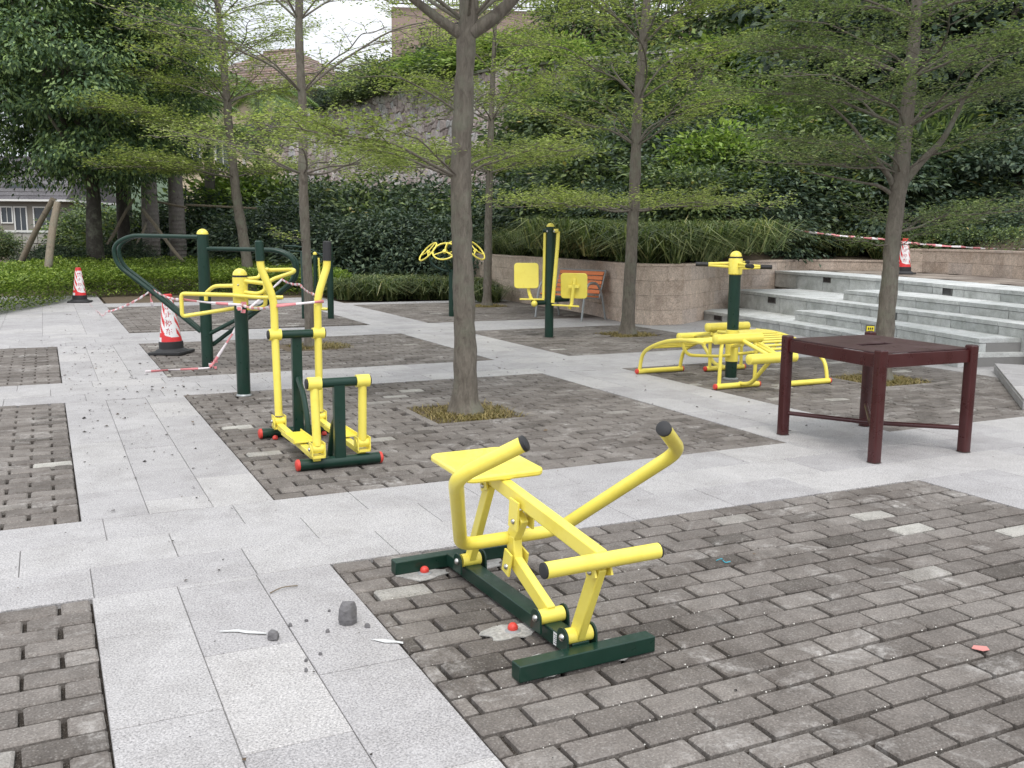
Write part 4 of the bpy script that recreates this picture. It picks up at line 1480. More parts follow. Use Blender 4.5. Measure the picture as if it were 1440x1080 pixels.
ribbon([(1.12, 11.70, 0.90), (1.17, 9.45, 0.93), (1.64, 9.17, 0.89), (1.545, 7.17, 1.02), (1.90, 7.17, 1.045)], 0.028, 'red and white barrier tape strung from the green loop to the walker handles')
ribbon([(1.90, 7.20, 1.09), (2.30, 9.6, 1.05), (2.46, 11.1, 1.03), (2.05, 11.25, 0.66)], 0.03, 'thin barrier tape running back from the walker handle to the far green loop')
ribbon([(2.05, 11.26, 0.66), (1.92, 11.33, 0.40), (1.72, 11.40, 0.08), (1.66, 11.38, 0.01), (1.2, 11.35, 0.012), (0.95, 11.3, 0.012)], 0.035, 'knotted barrier tape hanging down to the foot of the loop bars post')
ribbon([(1.09, 11.74, 0.89), (0.75, 14.5, 0.45), (0.9, 20.0, 0.03), (0.85, 22.6, 0.015)], 0.035, 'slack barrier tape sagging to the ground towards the far cone')
ribbon([(1.10, 11.73, 0.90), (1.085, 11.72, 0.82), (1.10, 11.72, 0.70)], 0.035, 'loose end of barrier tape hanging from the left green loop')
ribbon([(14.9, 16.6, 1.75), (16.2, 15.2, 1.55), (17.1, 13.9, 1.40), (17.0, 12.2, 1.38)], 0.05, 'barrier tape sloping down to the low wall behind the upper plaza')
for c_, r_ in (((1.645, 9.17, 0.87), 0.035), ((1.70, 11.40, 0.05), 0.045)):
    q = MB()
    for k in range(7):
        a = k * 0.9
        q.box((math.cos(a) * r_ * 0.6, math.sin(a) * r_ * 0.5, -0.012 * k + 0.03), (0.05, 0.004, 0.032), rz=a, rx=0.4 * math.sin(k * 2.0), mi=k % 2)
    tag(q.build('tape_knot', [TR, TW], smooth=0, loc=c_), 'crumpled knot of red tape ' + ('under the yellow hub of the waist machine' if r_ < 0.04 else 'at the foot of the tall loop post'), 'tape knot')

# --- stones and scraps on the path
ST = plain('dark rubble', (0.15, 0.145, 0.15), 0.9, var=0.5, scale=55, bmp=0.8)


def rock(loc, s, label, seed, sq=1.0):
    rnd = random.Random(seed)
    q = MB()
    n_ = 7
    lv = [(-0.9, 0.86), (-0.45, 1.0), (0.35, 0.92), (0.85, 0.70)]
    rad = [rnd.uniform(0.78, 1.12) for _ in range(n_)]
    for zz, rr_ in lv:
        for k in range(n_):
            a = 2 * math.pi * (k + 0.35 * rnd.random()) / n_
            r_ = rr_ * rad[k] * rnd.uniform(0.93, 1.05)
            q.v.append((r_ * math.cos(a), r_ * math.sin(a), zz + rnd.uniform(-0.12, 0.12)))
    q.v.append((0.1, 0.05, 0.98))
    for j_ in range(3):
        for k in range(n_):
            k2 = (k + 1) % n_
            q.f.append((j_ * n_ + k, j_ * n_ + k2, (j_ + 1) * n_ + k2, (j_ + 1) * n_ + k))
    for k in range(n_):
        q.f.append((3 * n_ + k, 3 * n_ + (k + 1) % n_, 4 * n_))
    q.f.append(tuple(range(n_ - 1, -1, -1)))
    q.m = [0] * len(q.f)
    o = q.build('stone', ST, smooth=0, bevel=0.06)
    o.scale = s
    o.location = (loc[0], loc[1], s[2] * 0.85)
    o.rotation_euler = (0, 0, seed)
    return tag(o, label, 'stone', 'rubble stones on the granite path')


rock((1.015, 3.575), (0.044, 0.040, 0.052), 'upright fist-sized dark grey stone at the edge of the granite path', 3)
rock((0.713, 3.545), (0.028, 0.022, 0.019), 'smaller flat dark stone left of the upright one', 5)
for k, (x, y, sc) in enumerate(((1.075, 3.50, 0.010), (0.92, 3.52, 0.008), (0.80, 3.64, 0.008), (0.84, 3.33, 0.007), (0.78, 3.30, 0.006), (0.76, 3.22, 0.007), (0.87, 3.66, 0.006), (0.98, 3.72, 0.006))):
    o = rock((x, y), (sc * 1.3, sc, sc), ('tiny dark crumb of stone near the two dark stones' if k > 1 else ('dark crumb of stone right of the upright stone' if k == 0 else 'dark crumb of stone just below the upright stone')), 9 + k)
    o['group'] = 'crumbs of stone'
PAPER = plain('white plastic strip', (0.62, 0.63, 0.63), 0.35, var=0.3, scale=60)


def flat(name, pts, mat, label, cat, z=0.004):
    n_ = len(pts)
    q = MB().prism(pts, 0, 0.0015)
    for k, p in enumerate(q.v):
        q.v[k] = (p[0], p[1], p[2] + z + 0.006 * abs(noise.noise(Vector(p) * 30)))
    return tag(q.build(name, mat, smooth=0), label, cat)


flat('plastic_strip', [(0.53, 3.70), (0.60, 3.685), (0.70, 3.605), (0.695, 3.592), (0.63, 3.635), (0.60, 3.665), (0.54, 3.69)], PAPER, 'torn white plastic strip lying beside the small dark stone', 'litter')
flat('plastic_scrap', [(1.05, 3.375), (1.10, 3.35), (1.155, 3.30), (1.15, 3.285), (1.13, 3.305), (1.09, 3.325)], PAPER, 'crumpled clear plastic scrap on the path edge below the upright stone', 'litter')
flat('fallen_leaf', [(3.10, 2.33), (3.13, 2.345), (3.165, 2.315), (3.15, 2.29), (3.12, 2.295)], plain('pink leaf', (0.55, 0.22, 0.2), 0.7), 'curled pinkish fallen leaf on the bricks near the right edge', 'leaf', 0.006)
q = MB().tube(spline([(2.84, 3.55, 0.006), (2.855, 3.53, 0.02), (2.87, 3.54, 0.008), (2.865, 3.51, 0.006), (2.885, 3.50, 0.012)], 5), 0.0025, 5)
tag(q.build('string_scrap', plain('turquoise string', (0.05, 0.35, 0.45), 0.5)), 'tiny turquoise scrap of string on the bricks right of the rowing machine', 'litter')
q = MB().tube(spline([(0.80, 4.02, 0.006), (0.86, 4.05, 0.012), (0.93, 4.06, 0.006)], 5), 0.003, 5)
tag(q.build('twig', STAKE), 'thin dry twig lying on the granite path above the stones', 'twig')

# ------------------------------------------------------------------ trees with layered branches


def layered_tree(name, base, trunk, radii, whorls, leafL, per_m, mat, label, group=None, seed=1, bark_m=None, rosette=0.05, fork=()):
    """trunk: local points; whorls: (height, [(azimuth deg, length, rise)...])."""
    rnd = random.Random(seed)
    rg = np.random.default_rng(seed)
    t = empty(name, base, 0, label, 'tree', group)
    tp_ = spline(trunk, 16)
    nn = len(tp_)
    rr = [float(np.interp(i / (nn - 1), np.linspace(0, 1, len(radii)), radii)) for i in range(nn)]
    rr = [r_ * (1 + 0.45 * max(0, 1 - max(0, p_.z) / 0.30) ** 2) for r_, p_ in zip(rr, tp_)]
    MB().tube(tp_, rr, 24, rough=0.16).build('trunk', bark_m or BARK, t, smooth=70)

    def on_trunk(z):
        for a, b in zip(tp_[:-1], tp_[1:]):
            if b.z >= z:
                f = (z - a.z) / max(1e-6, b.z - a.z)
                return a.lerp(b, f)
        return tp_[-1].copy()
    leafP = []
    for wh in whorls:
        z, brs = wh[0], wh[1]
        dn = wh[2] if len(wh) > 2 else 1.0
        for az, L, rise in brs:
            p0 = on_trunk(z)
            a = R(az)
            d = Vector((math.cos(a), math.sin(a), 0))
            sd_ = Vector((-d.y, d.x, 0))
            r_b = 0.005 + 0.0058 * L
            pts = [p0]
            for k in range(1, 7):
                f = k / 6
                h = rise * (1 - (1 - f) ** 1.9) + 0.04 * rnd.uniform(-1, 1) - 0.10 * L * max(0, f - 0.6) ** 1.3
                pts.append(p0 + d * L * f + sd_ * L * 0.06 * math.sin(f * 5 + rnd.uniform(-.5, .5)) + Vector((0, 0, h)))
            sp = spline(pts, 4)
            q = MB().tube(sp, [r_b * (1 - 0.82 * i / (len(sp) - 1)) for i in range(len(sp))], 8, rough=0.08)
            nsub = max(5, int(L * 6))
            for k in range(nsub):
                f = 0.16 + 0.84 * (k + rnd.random() * 0.7) / nsub
                f = min(f, 0.99)
                i = int(f * (len(sp) - 1))
                b0 = sp[i]
                sl_ = L * (0.52 * (1 - f) + 0.16) * rnd.uniform(0.7, 1.15)
                side = 1 if k % 2 else -1
                an = a + side * R(rnd.uniform(32, 62))
                dd = Vector((math.cos(an), math.sin(an), 0))
                e = b0 + dd * sl_ + Vector((0, 0, rnd.uniform(-0.05, 0.30) * sl_ + 0.02))
                mid = b0.lerp(e, 0.5) + Vector((0, 0, 0.03 * rnd.uniform(0, 1.5)))
                tw_ = [b0, mid, e]
                q.tube(tw_, [r_b * 0.36, r_b * 0.22, 0.0025], 5, cap=False)
                ntw = max(2, int(sl_ * 9))
                for kk in range(ntw):
                    g_ = 0.2 + 0.8 * rnd.random()
                    c0 = b0.lerp(mid, g_ * 2) if g_ < 0.5 else mid.lerp(e, g_ * 2 - 1)
                    ta = an + rnd.choice((-1, 1)) * R(rnd.uniform(25, 80))
                    tl = rnd.uniform(0.08, 0.26) * (0.6 + 0.4 * L)
                    c1 = c0 + Vector((math.cos(ta), math.sin(ta), rnd.uniform(-0.2, 0.55))) * tl
                    if kk % 2 == 0:
                        q.tube([c0, c1], [0.0032, 0.0015], 3, cap=False)
                    m_ = int(per_m * tl * dn + rnd.random())
                    for _ in range(m_):
                        leafP.append(c0.lerp(c1, rnd.uniform(0.1, 1.05)))
                for _ in range(int(per_m * sl_ * 0.8 * dn + rnd.random())):
                    leafP.append(b0.lerp(e, rnd.uniform(0.25, 1.05)))
            q.build('branch', bark_m or BARK, t, smooth=60)
    for (pa, ra) in fork:
        sp = spline(pa, 6)
        MB().tube(sp, [float(np.interp(i / (len(sp) - 1), (0, 1), ra)) for i in range(len(sp))], 14, rough=0.12).build('limb', bark_m or BARK, t, smooth=70)
    P = np.array([tuple(p) for p in leafP])
    n_ = len(P)
    P = P + rg.normal(0, 1, (n_, 3)) * np.array([rosette, rosette, rosette * 0.75])
    a = rg.uniform(0, 6.283, n_)
    Dv = np.c_[np.cos(a), np.sin(a), rg.uniform(-0.15, 0.55, n_)]
    Nv = np.c_[rg.normal(0, 0.35, (n_, 2)), np.ones(n_)]
    LL = leafL * rg.uniform(0.6, 1.25, n_)
    fast_mesh('crown', leaf_verts(P, Dv, Nv, LL, LL * 0.52), 4, mat, t)
    return t, n_


def ring(n, L, rise, off=0, seed=0, jl=0.2):
    rnd = random.Random(seed * 77 + n)
    return [(off + 360 * k / n + rnd.uniform(-14, 14), L * rnd.uniform(1 - jl, 1 + jl), rise * rnd.uniform(0.7, 1.3)) for k in range(n)]


CNT = {}
# the near trunk, its first thin sprays below and heavy limbs above
t1, CNT['t1'] = layered_tree('layered_tree', (T1[0], T1[1], 0), [(0, 0, -0.05), (0.0, 0, 0.5), (-0.02, 0.0, 1.2), (-0.03, 0.02, 2.0), (0.0, 0.03, 2.8), (0.04, 0.03, 3.4), (0.07, 0.05, 4.2), (0.05, 0.1, 5.2), (0, 0.1, 6.6)],
                  [0.120, 0.098, 0.090, 0.086, 0.083, 0.080, 0.068, 0.048, 0.024],
                  [(2.02, [(172, 1.75, 0.42), (150, 1.5, 0.34), (205, 1.1, 0.36), (28, 1.3, 0.35), (-15, 1.05, 0.30), (75, 1.5, 0.3)]),
                   (2.55, [(160, 1.05, 0.35), (40, 0.9, 0.3)], 0.5),
                   (3.30, [(165, 2.2, 0.75), (20, 2.4, 0.85), (-60, 1.9, 0.8), (235, 1.8, 0.9), (95, 2.3, 0.7)], 0.22),
                   (4.3, ring(5, 2.0, 0.8, 30, 3)), (5.2, ring(5, 1.6, 0.6, 0, 4)), (6.0, ring(4, 1.0, 0.5, 20, 5))],
                  0.040, 150, L_TERM, 'nearest layered tree with a thick mottled trunk between the walker and the rowing machine', 'layered trees planted in the paving squares', 11, rosette=0.035,
                  fork=[([(0.05, 0.0, 3.22), (0.30, -0.10, 3.42), (0.55, -0.2, 3.75), (0.75, -0.25, 4.3), (0.9, -0.3, 5.2)], (0.062, 0.02)), ([(0.02, 0.02, 3.18), (-0.22, 0.1, 3.34), (-0.5, 0.2, 3.55), (-0.9, 0.3, 3.8), (-1.6, 0.4, 4.2)], (0.05, 0.01))])
t2, CNT['t2'] = layered_tree('layered_tree', (T2[0], T2[1], 0), [(0, 0, -0.05), (-0.02, 0, 1.0), (-0.05, 0.0, 2.2), (-0.03, 0.02, 3.2), (-0.05, 0.03, 4.2), (0.0, 0.03, 5.2), (0.07, 0.05, 6.4), (0.05, 0.1, 7.6)],
                  [0.076, 0.064, 0.061, 0.058, 0.052, 0.045, 0.032, 0.019],
                  [(1.45, [(195, 0.5, 0.1)]),
                   (2.35, [(188, 1.9, 0.45), (150, 1.6, 0.4), (12, 2.3, 0.25), (50, 1.8, 0.35), (250, 1.4, 0.35), (-40, 1.9, 0.3)], 0.75),
                   (3.42, [(175, 2.3, 0.9), (200, 1.6, 0.6), (5, 2.6, 1.25), (60, 1.8, 0.6), (-60, 1.6, 0.7)], 0.25),
                   (4.35, ring(5, 1.7, 0.9, 10, 6), 0.15), (5.0, ring(6, 1.8, 0.9, 35, 7), 0.15), (6.0, ring(5, 1.6, 0.7, 0, 8), 0.2), (7.0, ring(4, 1.0, 0.5, 0, 8), 0.2)],
                  0.050, 62, L_TERM, 'slender layered tree behind the elliptical walker, with bare twiggy upper branches', 'layered trees planted in the paving squares', 21, rosette=0.045)
t5, CNT['t5'] = layered_tree('layered_tree', (T5[0], T5[1], 0), [(0, 0, -0.05), (0.02, 0, 1.0), (0.06, 0.0, 2.2), (0.10, 0.05, 3.2), (0.18, 0.1, 4.2), (0.3, 0.15, 5.4), (0.36, 0.2, 6.6), (0.35, 0.2, 7.8)],
                  [0.116, 0.094, 0.090, 0.080, 0.070, 0.060, 0.044, 0.024],
                  [(1.95, [(170, 2.3, 0.10), (120, 1.7, 0.2), (200, 1.9, 0.1), (20, 1.8, 0.15), (-30, 2.1, 0.12), (-80, 1.7, 0.15), (70, 1.7, 0.2)]),
                   (2.95, ring(6, 1.9, 0.7, 12, 3), 0.6), (3.65, [(160, 2.2, 0.9), (15, 2.3, 1.2), (80, 1.9, 0.9), (-50, 2.0, 0.8), (235, 2.1, 0.9)], 0.6),
                   (4.5, ring(6, 2.3, 1.2, 0, 9)), (5.4, ring(6, 2.0, 1.0, 25, 10)), (6.4, ring(5, 1.6, 0.7, 0, 11)), (7.3, ring(4, 1.1, 0.5, 0, 12))],
                  0.058, 52, L_TERM, 'layered tree with pale green shelves of leaves between the chest press and the sit-up boards', 'layered trees planted in the paving squares', 31, rosette=0.05)
t6, CNT['t6'] = layered_tree('layered_tree', (T6[0], T6[1], 0), [(0, 0, -0.05), (0.03, 0, 0.8), (0.1, 0.05, 1.6), (0.22, 0.12, 2.25), (0.36, 0.2, 3.2), (0.5, 0.3, 4.4), (0.6, 0.3, 5.6), (0.6, 0.3, 7)],
                  [0.105, 0.092, 0.084, 0.092, 0.069, 0.055, 0.039, 0.023],
                  [(1.48, [(170, 0.7, 0.05), (-10, 0.6, 0.12)]),
                   (1.62, [(0, 1.4, 0.22), (-35, 1.5, 0.25), (25, 1.7, 0.2)]),
                   (2.25, [(165, 1.7, 0.15), (195, 1.3, 0.3), (140, 1.6, 0.45), (70, 1.6, 0.5), (-60, 1.4, 0.5)]),
                   (2.75, ring(6, 1.9, 0.55, 5, 13)), (3.3, ring(7, 2.1, 0.55, 33, 14)), (3.9, ring(6, 2.1, 0.6, 12, 15)), (4.6, ring(6, 1.9, 0.6, 0, 16)), (5.4, ring(5, 1.5, 0.5, 0, 17)), (6.3, ring(4, 1, 0.4, 0, 18))],
                  0.046, 85, L_DARKT, 'forked layered tree on the right in front of the granite steps, behind the maroon table', 'layered trees planted in the paving squares', 41, rosette=0.045,
                  fork=[([(0.20, 0.1, 2.10), (0.40, 0.02, 2.38), (0.66, -0.02, 2.62), (0.90, 0.0, 2.95), (1.25, 0.1, 3.35), (1.7, 0.2, 3.6)], (0.05, 0.008)), ([(0.19, 0.12, 2.05), (0.05, 0.15, 2.26), (-0.10, 0.2, 2.42), (-0.35, 0.3, 2.75), (-0.7, 0.35, 3.0)], (0.04, 0.008)), ([(0.16, 0.1, 2.0), (-0.02, 0.18, 2.12), (-0.22, 0.26, 2.16), (-0.8, 0.4, 2.25)], (0.025, 0.006))])
t4, CNT['t4'] = layered_tree('layered_tree', (T4[0], T4[1], 0), [(0, 0, -0.05), (0.02, 0, 1.5), (0.06, 0.0, 3.2), (0.12, 0.05, 4.6), (0.2, 0.1, 6.0), (0.2, 0.15, 7.6)],
                  [0.099, 0.084, 0.075, 0.058, 0.041, 0.017],
                  [(2.9, ring(7, 2.2, 0.35, 12, 23), 0.8), (4.0, ring(6, 2.2, 0.9, 40, 24), 0.55), (5.0, ring(6, 2.1, 1.2, 0, 25), 0.45), (6.0, ring(6, 1.9, 1.0, 25, 26), 0.4), (7.0, ring(5, 1.3, 0.7, 0, 27))],
                  0.072, 55, L_TERM, 'layered tree at the back by the rounded left end of the sandstone wall', 'layered trees planted in the paving squares', 51, rosette=0.06)
t3, CNT['t3'] = layered_tree('layered_tree', (5.0, 26.4, 0), [(0, 0, -0.05), (-0.12, 0.02, 1.2), (-0.3, 0.0, 2.6), (-0.42, 0.05, 4.5), (-0.55, 0.1, 7.0), (-0.8, 0.15, 9.5)],
                  [0.156, 0.139, 0.123, 0.107, 0.082, 0.041],
                  [(3.0, [(180, 3.4, 0.25), (150, 2.6, 0.3), (0, 2.0, 0.3), (215, 2.8, 0.3), (-50, 2.0, 0.3), (60, 2.0, 0.3)], 0.55),
                   (3.8, [(178, 3.6, 0.9), (205, 2.8, 0.7), (10, 2.8, 0.6), (-60, 2.4, 0.6), (100, 2.4, 0.6)], 0.5), (4.9, ring(7, 2.7, 0.9, 0, 33), 0.4),
                   (5.9, ring(7, 2.7, 0.9, 30, 34), 0.3), (7.0, ring(6, 2.3, 1.0, 0, 35), 0.22), (8.0, ring(6, 1.8, 0.9, 25, 36), 0.2), (9.0, ring(5, 1.5, 0.6, 0, 37), 0.4)],
                  0.085, 50, L_TERM, 'leaning layered tree with wooden props rising out of the low hedge at the left', 'layered trees planted in the paving squares', 61, rosette=0.075)

# ------------------------------------------------------------------ leafy masses


def cloud_tree(name, base, crown_c, crown_r, n_cl, per, L, mat, label, trunk_r=0, trunk=None, group=None, seed=1, droop=0.5, cl_r=0.55, lim=6, cat='tree', shell=0.55, flatb=None, wr=0.42):
    """Crown of leaf clusters spread through an uneven volume; local coordinates, base at the ground."""
    rg = np.random.default_rng(seed)
    t = empty(name, base, 0, label, cat, group)
    cc, cr = np.array(crown_c, float), np.array(crown_r, float)
    u = unit(rg.normal(0, 1, (n_cl, 3)))
    rad = (shell + (1 - shell) * rg.random(n_cl) ** 0.6)
    lump = np.array([1 + 0.28 * noise.noise(Vector(tuple(x * 1.9 + seed))) + 0.14 * noise.noise(Vector(tuple(x * 4.5 + seed))) for x in u])
    c = cc + u * (rad * lump)[:, None] * cr
    if flatb is not None:
        c[:, 2] = np.maximum(c[:, 2], flatb + rg.random(n_cl) * 0.15)
    outd = unit((c - cc) / cr)
    k = rg.uniform(0.6, 1.3, n_cl)
    off = rg.normal(0, 1, (n_cl, per, 3)) * (cl_r * k)[:, None, None] * np.array([1, 1, 0.42])
    P = (c[:, None] + off).reshape(-1, 3)
    D = (outd[:, None] * 0.5 + unit(off) * 0.9 + rg.normal(0, 0.35, off.shape)).reshape(-1, 3)
    D[:, 2] -= droop
    Nn = (outd[:, None] * 0.4 + rg.normal(0, 0.45, off.shape)).reshape(-1, 3) + np.array([0, 0, 0.9])
    LL = L * rg.uniform(0.6, 1.2, len(P))
    fast_mesh('foliage' if cat == 'shrub' else 'crown', leaf_verts(P, D, Nn, LL, LL * wr), 4, mat, t)
    if trunk_r:
        tr_ = spline(trunk or [(0, 0, -0.1), (0, 0, cc[2] * 0.5), (cc[0] * 0.5, cc[1] * 0.5, cc[2])], 8)
        MB().tube(tr_, [trunk_r * (1 - 0.55 * i / (len(tr_) - 1)) for i in range(len(tr_))], 16, rough=0.1).build('trunk', DBARK, t, smooth=70)
        top = tr_[-1]
        for j in range(lim):
            e = Vector(tuple(c[int(rg.integers(n_cl))]))
            st = tr_[int(len(tr_) * rg.uniform(0.45, 0.9))]
            MB().tube(spline([st, st.lerp(e, 0.5) + Vector((0, 0, 0.15)), e], 5), [trunk_r * 0.38 * (1 - 0.8 * i / 10) for i in range(11)], 8).build('branch', BARK, t, smooth=60)
    return t


def put(src, loc, s, rz, label=None, group=None):
    c = copy_tree(src)
    c.location = loc
    c.scale = s if isinstance(s, tuple) else (s, s, s)
    c.rotation_euler = (0, 0, rz)
    if label:
        c['label'] = label
    if group:
        c['group'] = group
    return c


# big dark broadleaf tree at the left
bt = cloud_tree('broadleaf_tree', (1.35, 30.0, 0.0), (-0.15, 0, 6.5), (3.6, 3.4, 3.9), 520, 150, 0.165, L_BIG,
                'large dark broadleaf tree with a dense drooping crown filling the upper left', 0.27, [(0, 0, -0.1), (0.0, 0, 1.5), (0.05, 0, 3.2), (0, 0, 6)], seed=3, droop=0.45, cl_r=0.34, lim=12, shell=0.35)
bt2 = put(bt, (-3.4, 34.0, 0.0), 1.0, 2.1, 'second dark broadleaf tree, cut off by the left edge of the picture')
bt3 = put(bt, (2.6, 36.5, 0.0), (0.95, 0.95, 1.25), 4.0, 'tall dark broadleaf tree behind the large one, its top out of sight')

# shrub prototypes, one unit tall
PROT = {}
PROT['broad'] = cloud_tree('shrub', (0, 0, 0), (0, 0, 0.5), (0.6, 0.6, 0.48), 170, 62, 0.066, L_BUSH, 'x', cat='shrub', seed=5, cl_r=0.11, droop=0.25, flatb=0.03)
PROT['dark'] = cloud_tree('shrub', (0, 0, 0), (0, 0, 0.5), (0.6, 0.6, 0.5), 180, 60, 0.056, L_DARK, 'x', cat='shrub', seed=6, cl_r=0.10, droop=0.35, flatb=0.03)
PROT['light'] = cloud_tree('shrub', (0, 0, 0), (0, 0, 0.52), (0.55, 0.55, 0.5), 150, 55, 0.072, L_LIGHT, 'x', cat='shrub', seed=8, cl_r=0.10, droop=0.1, flatb=0.05)
PROT['long'] = cloud_tree('shrub', (0, 0, 0), (0, 0, 0.5), (0.58, 0.58, 0.5), 110, 46, 0.12, L_BUSH, 'x', cat='shrub', seed=12, cl_r=0.085, droop=0.05, flatb=0.05, wr=0.17)
PROT['tree'] = cloud_tree('broadleaf_tree', (0, 0, 0), (0, 0, 0.66), (0.40, 0.40, 0.36), 260, 60, 0.036, L_BUSH, 'x', 0.028, [(0, 0, -0.02), (0.01, 0, 0.3), (0, 0, 0.62)], seed=9, cl_r=0.055, droop=0.4, lim=7, shell=0.4)
PROT['dtree'] = cloud_tree('broadleaf_tree', (0, 0, 0), (0, 0, 0.64), (0.42, 0.42, 0.38), 280, 60, 0.034, L_DARK, 'x', 0.028, [(0, 0, -0.02), (0.01, 0, 0.3), (0, 0, 0.62)], seed=10, cl_r=0.055, droop=0.4, lim=7, shell=0.4)
for k_, o in PROT.items():
    o.location = (-40, -40 - 5 * len(k_), 0)
used = set()
TONE = {'long': 'long-leaved green', 'light': 'yellow-green', 'broad': 'mid-green', 'dark': 'deep green', 'tree': 'mid-green', 'dtree': 'deep green'}


def where(px, py):
    xs = ((410, 'left of the slender tree'), (520, 'right of the slender tree'), (640, 'just left of the near trunk'), (730, 'just right of the near trunk'), (830, 'above the chest press'),
          (900, 'behind the pale green shelf tree'), (985, 'right of the pale green shelf tree'), (1060, 'above the sit-up boards'), (1130, 'above the left end of the steps'), (1210, 'left of the forked tree'),
          (1290, 'behind the forked tree'), (1370, 'right of the forked tree'), (9999, 'at the right picture edge'))
    ys = ((20, 'topmost'), (90, 'high'), (150, 'upper middle'), (205, 'middle'), (245, 'lower middle'), (275, 'low'), (999, 'lowest'))
    return next(n_ for v_, n_ in ys if py < v_), next(n_ for v_, n_ in xs if px < v_)


def lab(kd, px, py, what):
    h_, p_ = where(px, py)
    return TONE[kd] + ' ' + what + ', ' + h_ + ' ' + p_




def plant(kind, p, h, wd=1.0, label='', group=None):
    rz = random.uniform(0, 6.28)
    sc = (h * wd * random.uniform(0.92, 1.08), h * wd * random.uniform(0.92, 1.08), h)
    o = PROT[kind]
    if kind not in used:
        used.add(kind)
        o.location, o.scale, o.rotation_euler = p, sc, (0, 0, rz)
        o['label'] = label
        if group:
            o['group'] = group
        return o
    return put(o, p, sc, rz, label, group)


def foot(px, py_top, d, h):
    """Base point of a plant whose top shows at this height in the photo."""
    q = at(px, py_top, d)
    return (q.x, q.y, q.z - h)


# hillside plants, right side: (px, top py, depth, height, kind, width)
G1 = 'shrubs on the slope behind the long sandstone wall'
hill = [
    (1010, 190, 23.0, 2.6, 'light', 1.1), (1120, 215, 23.5, 2.6, 'broad', 1.2), (930, 215, 23.5, 2.4, 'broad', 1.2), (1230, 200, 23, 2.8, 'dark', 1.2), (1350, 215, 22.5, 2.8, 'dark', 1.3), (1440, 230, 22, 2.8, 'dark', 1.2),
    (850, 190, 25, 3.0, 'broad', 1.1), (780, 225, 26, 2.6, 'dark', 1.1), (1060, 130, 26, 3.2, 'light', 1.1), (960, 135, 27, 3.4, 'broad', 1.2), (1150, 120, 27, 3.6, 'broad', 1.2), (1290, 110, 27, 3.8, 'dark', 1.2), (1400, 120, 26, 3.8, 'dark', 1.2),
    (860, 105, 29, 3.4, 'dark', 1.2), (780, 130, 30, 3.2, 'broad', 1.1), (1040, 60, 30, 3.6, 'light', 1.2), (930, 60, 31, 3.8, 'broad', 1.2), (1140, 35, 31, 4.2, 'light', 1.2), (1240, 20, 32, 4.4, 'dark', 1.2), (1360, 30, 32, 4.4, 'dark', 1.2),
    (800, 60, 32.5, 3.4, 'light', 1.0), (1480, 60, 30, 4.4, 'dark', 1.2), (1500, 200, 25, 3.6, 'dark', 1.2), (870, 255, 22.6, 1.7, 'dark', 1.2), (1000, 250, 22.2, 1.7, 'broad', 1.3), (1180, 270, 21.8, 1.6, 'dark', 1.3), (1300, 285, 21.5, 1.6, 'broad', 1.3), (1400, 290, 21.0, 1.5, 'broad', 1.3),
    (720, 255, 28, 2.6, 'dark', 1.2), (1080, 260, 22, 1.9, 'light', 1.1),
    (980, 225, 21.8, 2.0, 'broad', 1.2), (1050, 215, 22.5, 2.4, 'dark', 1.2), (1100, 170, 24, 2.8, 'broad', 1.2), (1130, 255, 21.6, 1.8, 'dark', 1.2), (1000, 160, 24.5, 2.8, 'dark', 1.2), (910, 170, 25, 2.8, 'dark', 1.2),
    (1240, 245, 22, 2.2, 'broad', 1.2), (1320, 160, 24, 3.0, 'broad', 1.2), (1420, 170, 23, 3.0, 'dark', 1.2), (1200, 165, 25, 3.0, 'dark', 1.2), (1440, 275, 20.5, 1.8, 'broad', 1.2), (1360, 255, 21.3, 2.0, 'dark', 1.2),
]
KL = {'light': 'yellow-green leafy shrub on the slope behind the long sandstone wall', 'broad': 'mid-green leafy shrub on the slope behind the long sandstone wall', 'dark': 'deep green shaded shrub on the slope behind the long sandstone wall'}
for k_, (px, py, d, h, kd, wd) in enumerate(hill):
    if k_ % 4 == 1 and kd != 'light':
        kd = 'long'
    if px >= 1120 and d < 22.7:
        d += 2.6
        h *= 1.15
    if py > 235:
        kd = 'dark' if kd != 'long' else kd  # low shrubs get darker leaves: the deep shade is put into their colour
    plant(kd, foot(px, py, d, h), h, wd, lab(kd, px, py, 'slope shrub'), G1)
for px, py, d, h, kd, lb in ((1385, 292, 21.6, 1.7, 'broad', 'mid-green shrub on the bank over the plaza wall, left one of two'), (1450, 280, 20.6, 1.9, 'dark', 'deep green shrub on the bank over the plaza wall at the picture edge')):
    plant(kd, foot(px, py, d, h), h, 1.3, lb, G1)
for px, py, d, h, kd in ((1190, -120, 29, 9.5, 'dtree'), (1390, -140, 28, 10, 'dtree'), (1060, -70, 34, 8.5, 'tree'), (1290, -160, 35, 12, 'tree'), (1500, -150, 33, 12, 'dtree'), (840, -10, 38, 6.0, 'tree')):
    plant(kd, foot(px, py, d, h), h, 1.15, lab(kd, px, py, 'tall tree above the slope'), 'trees above the slope')

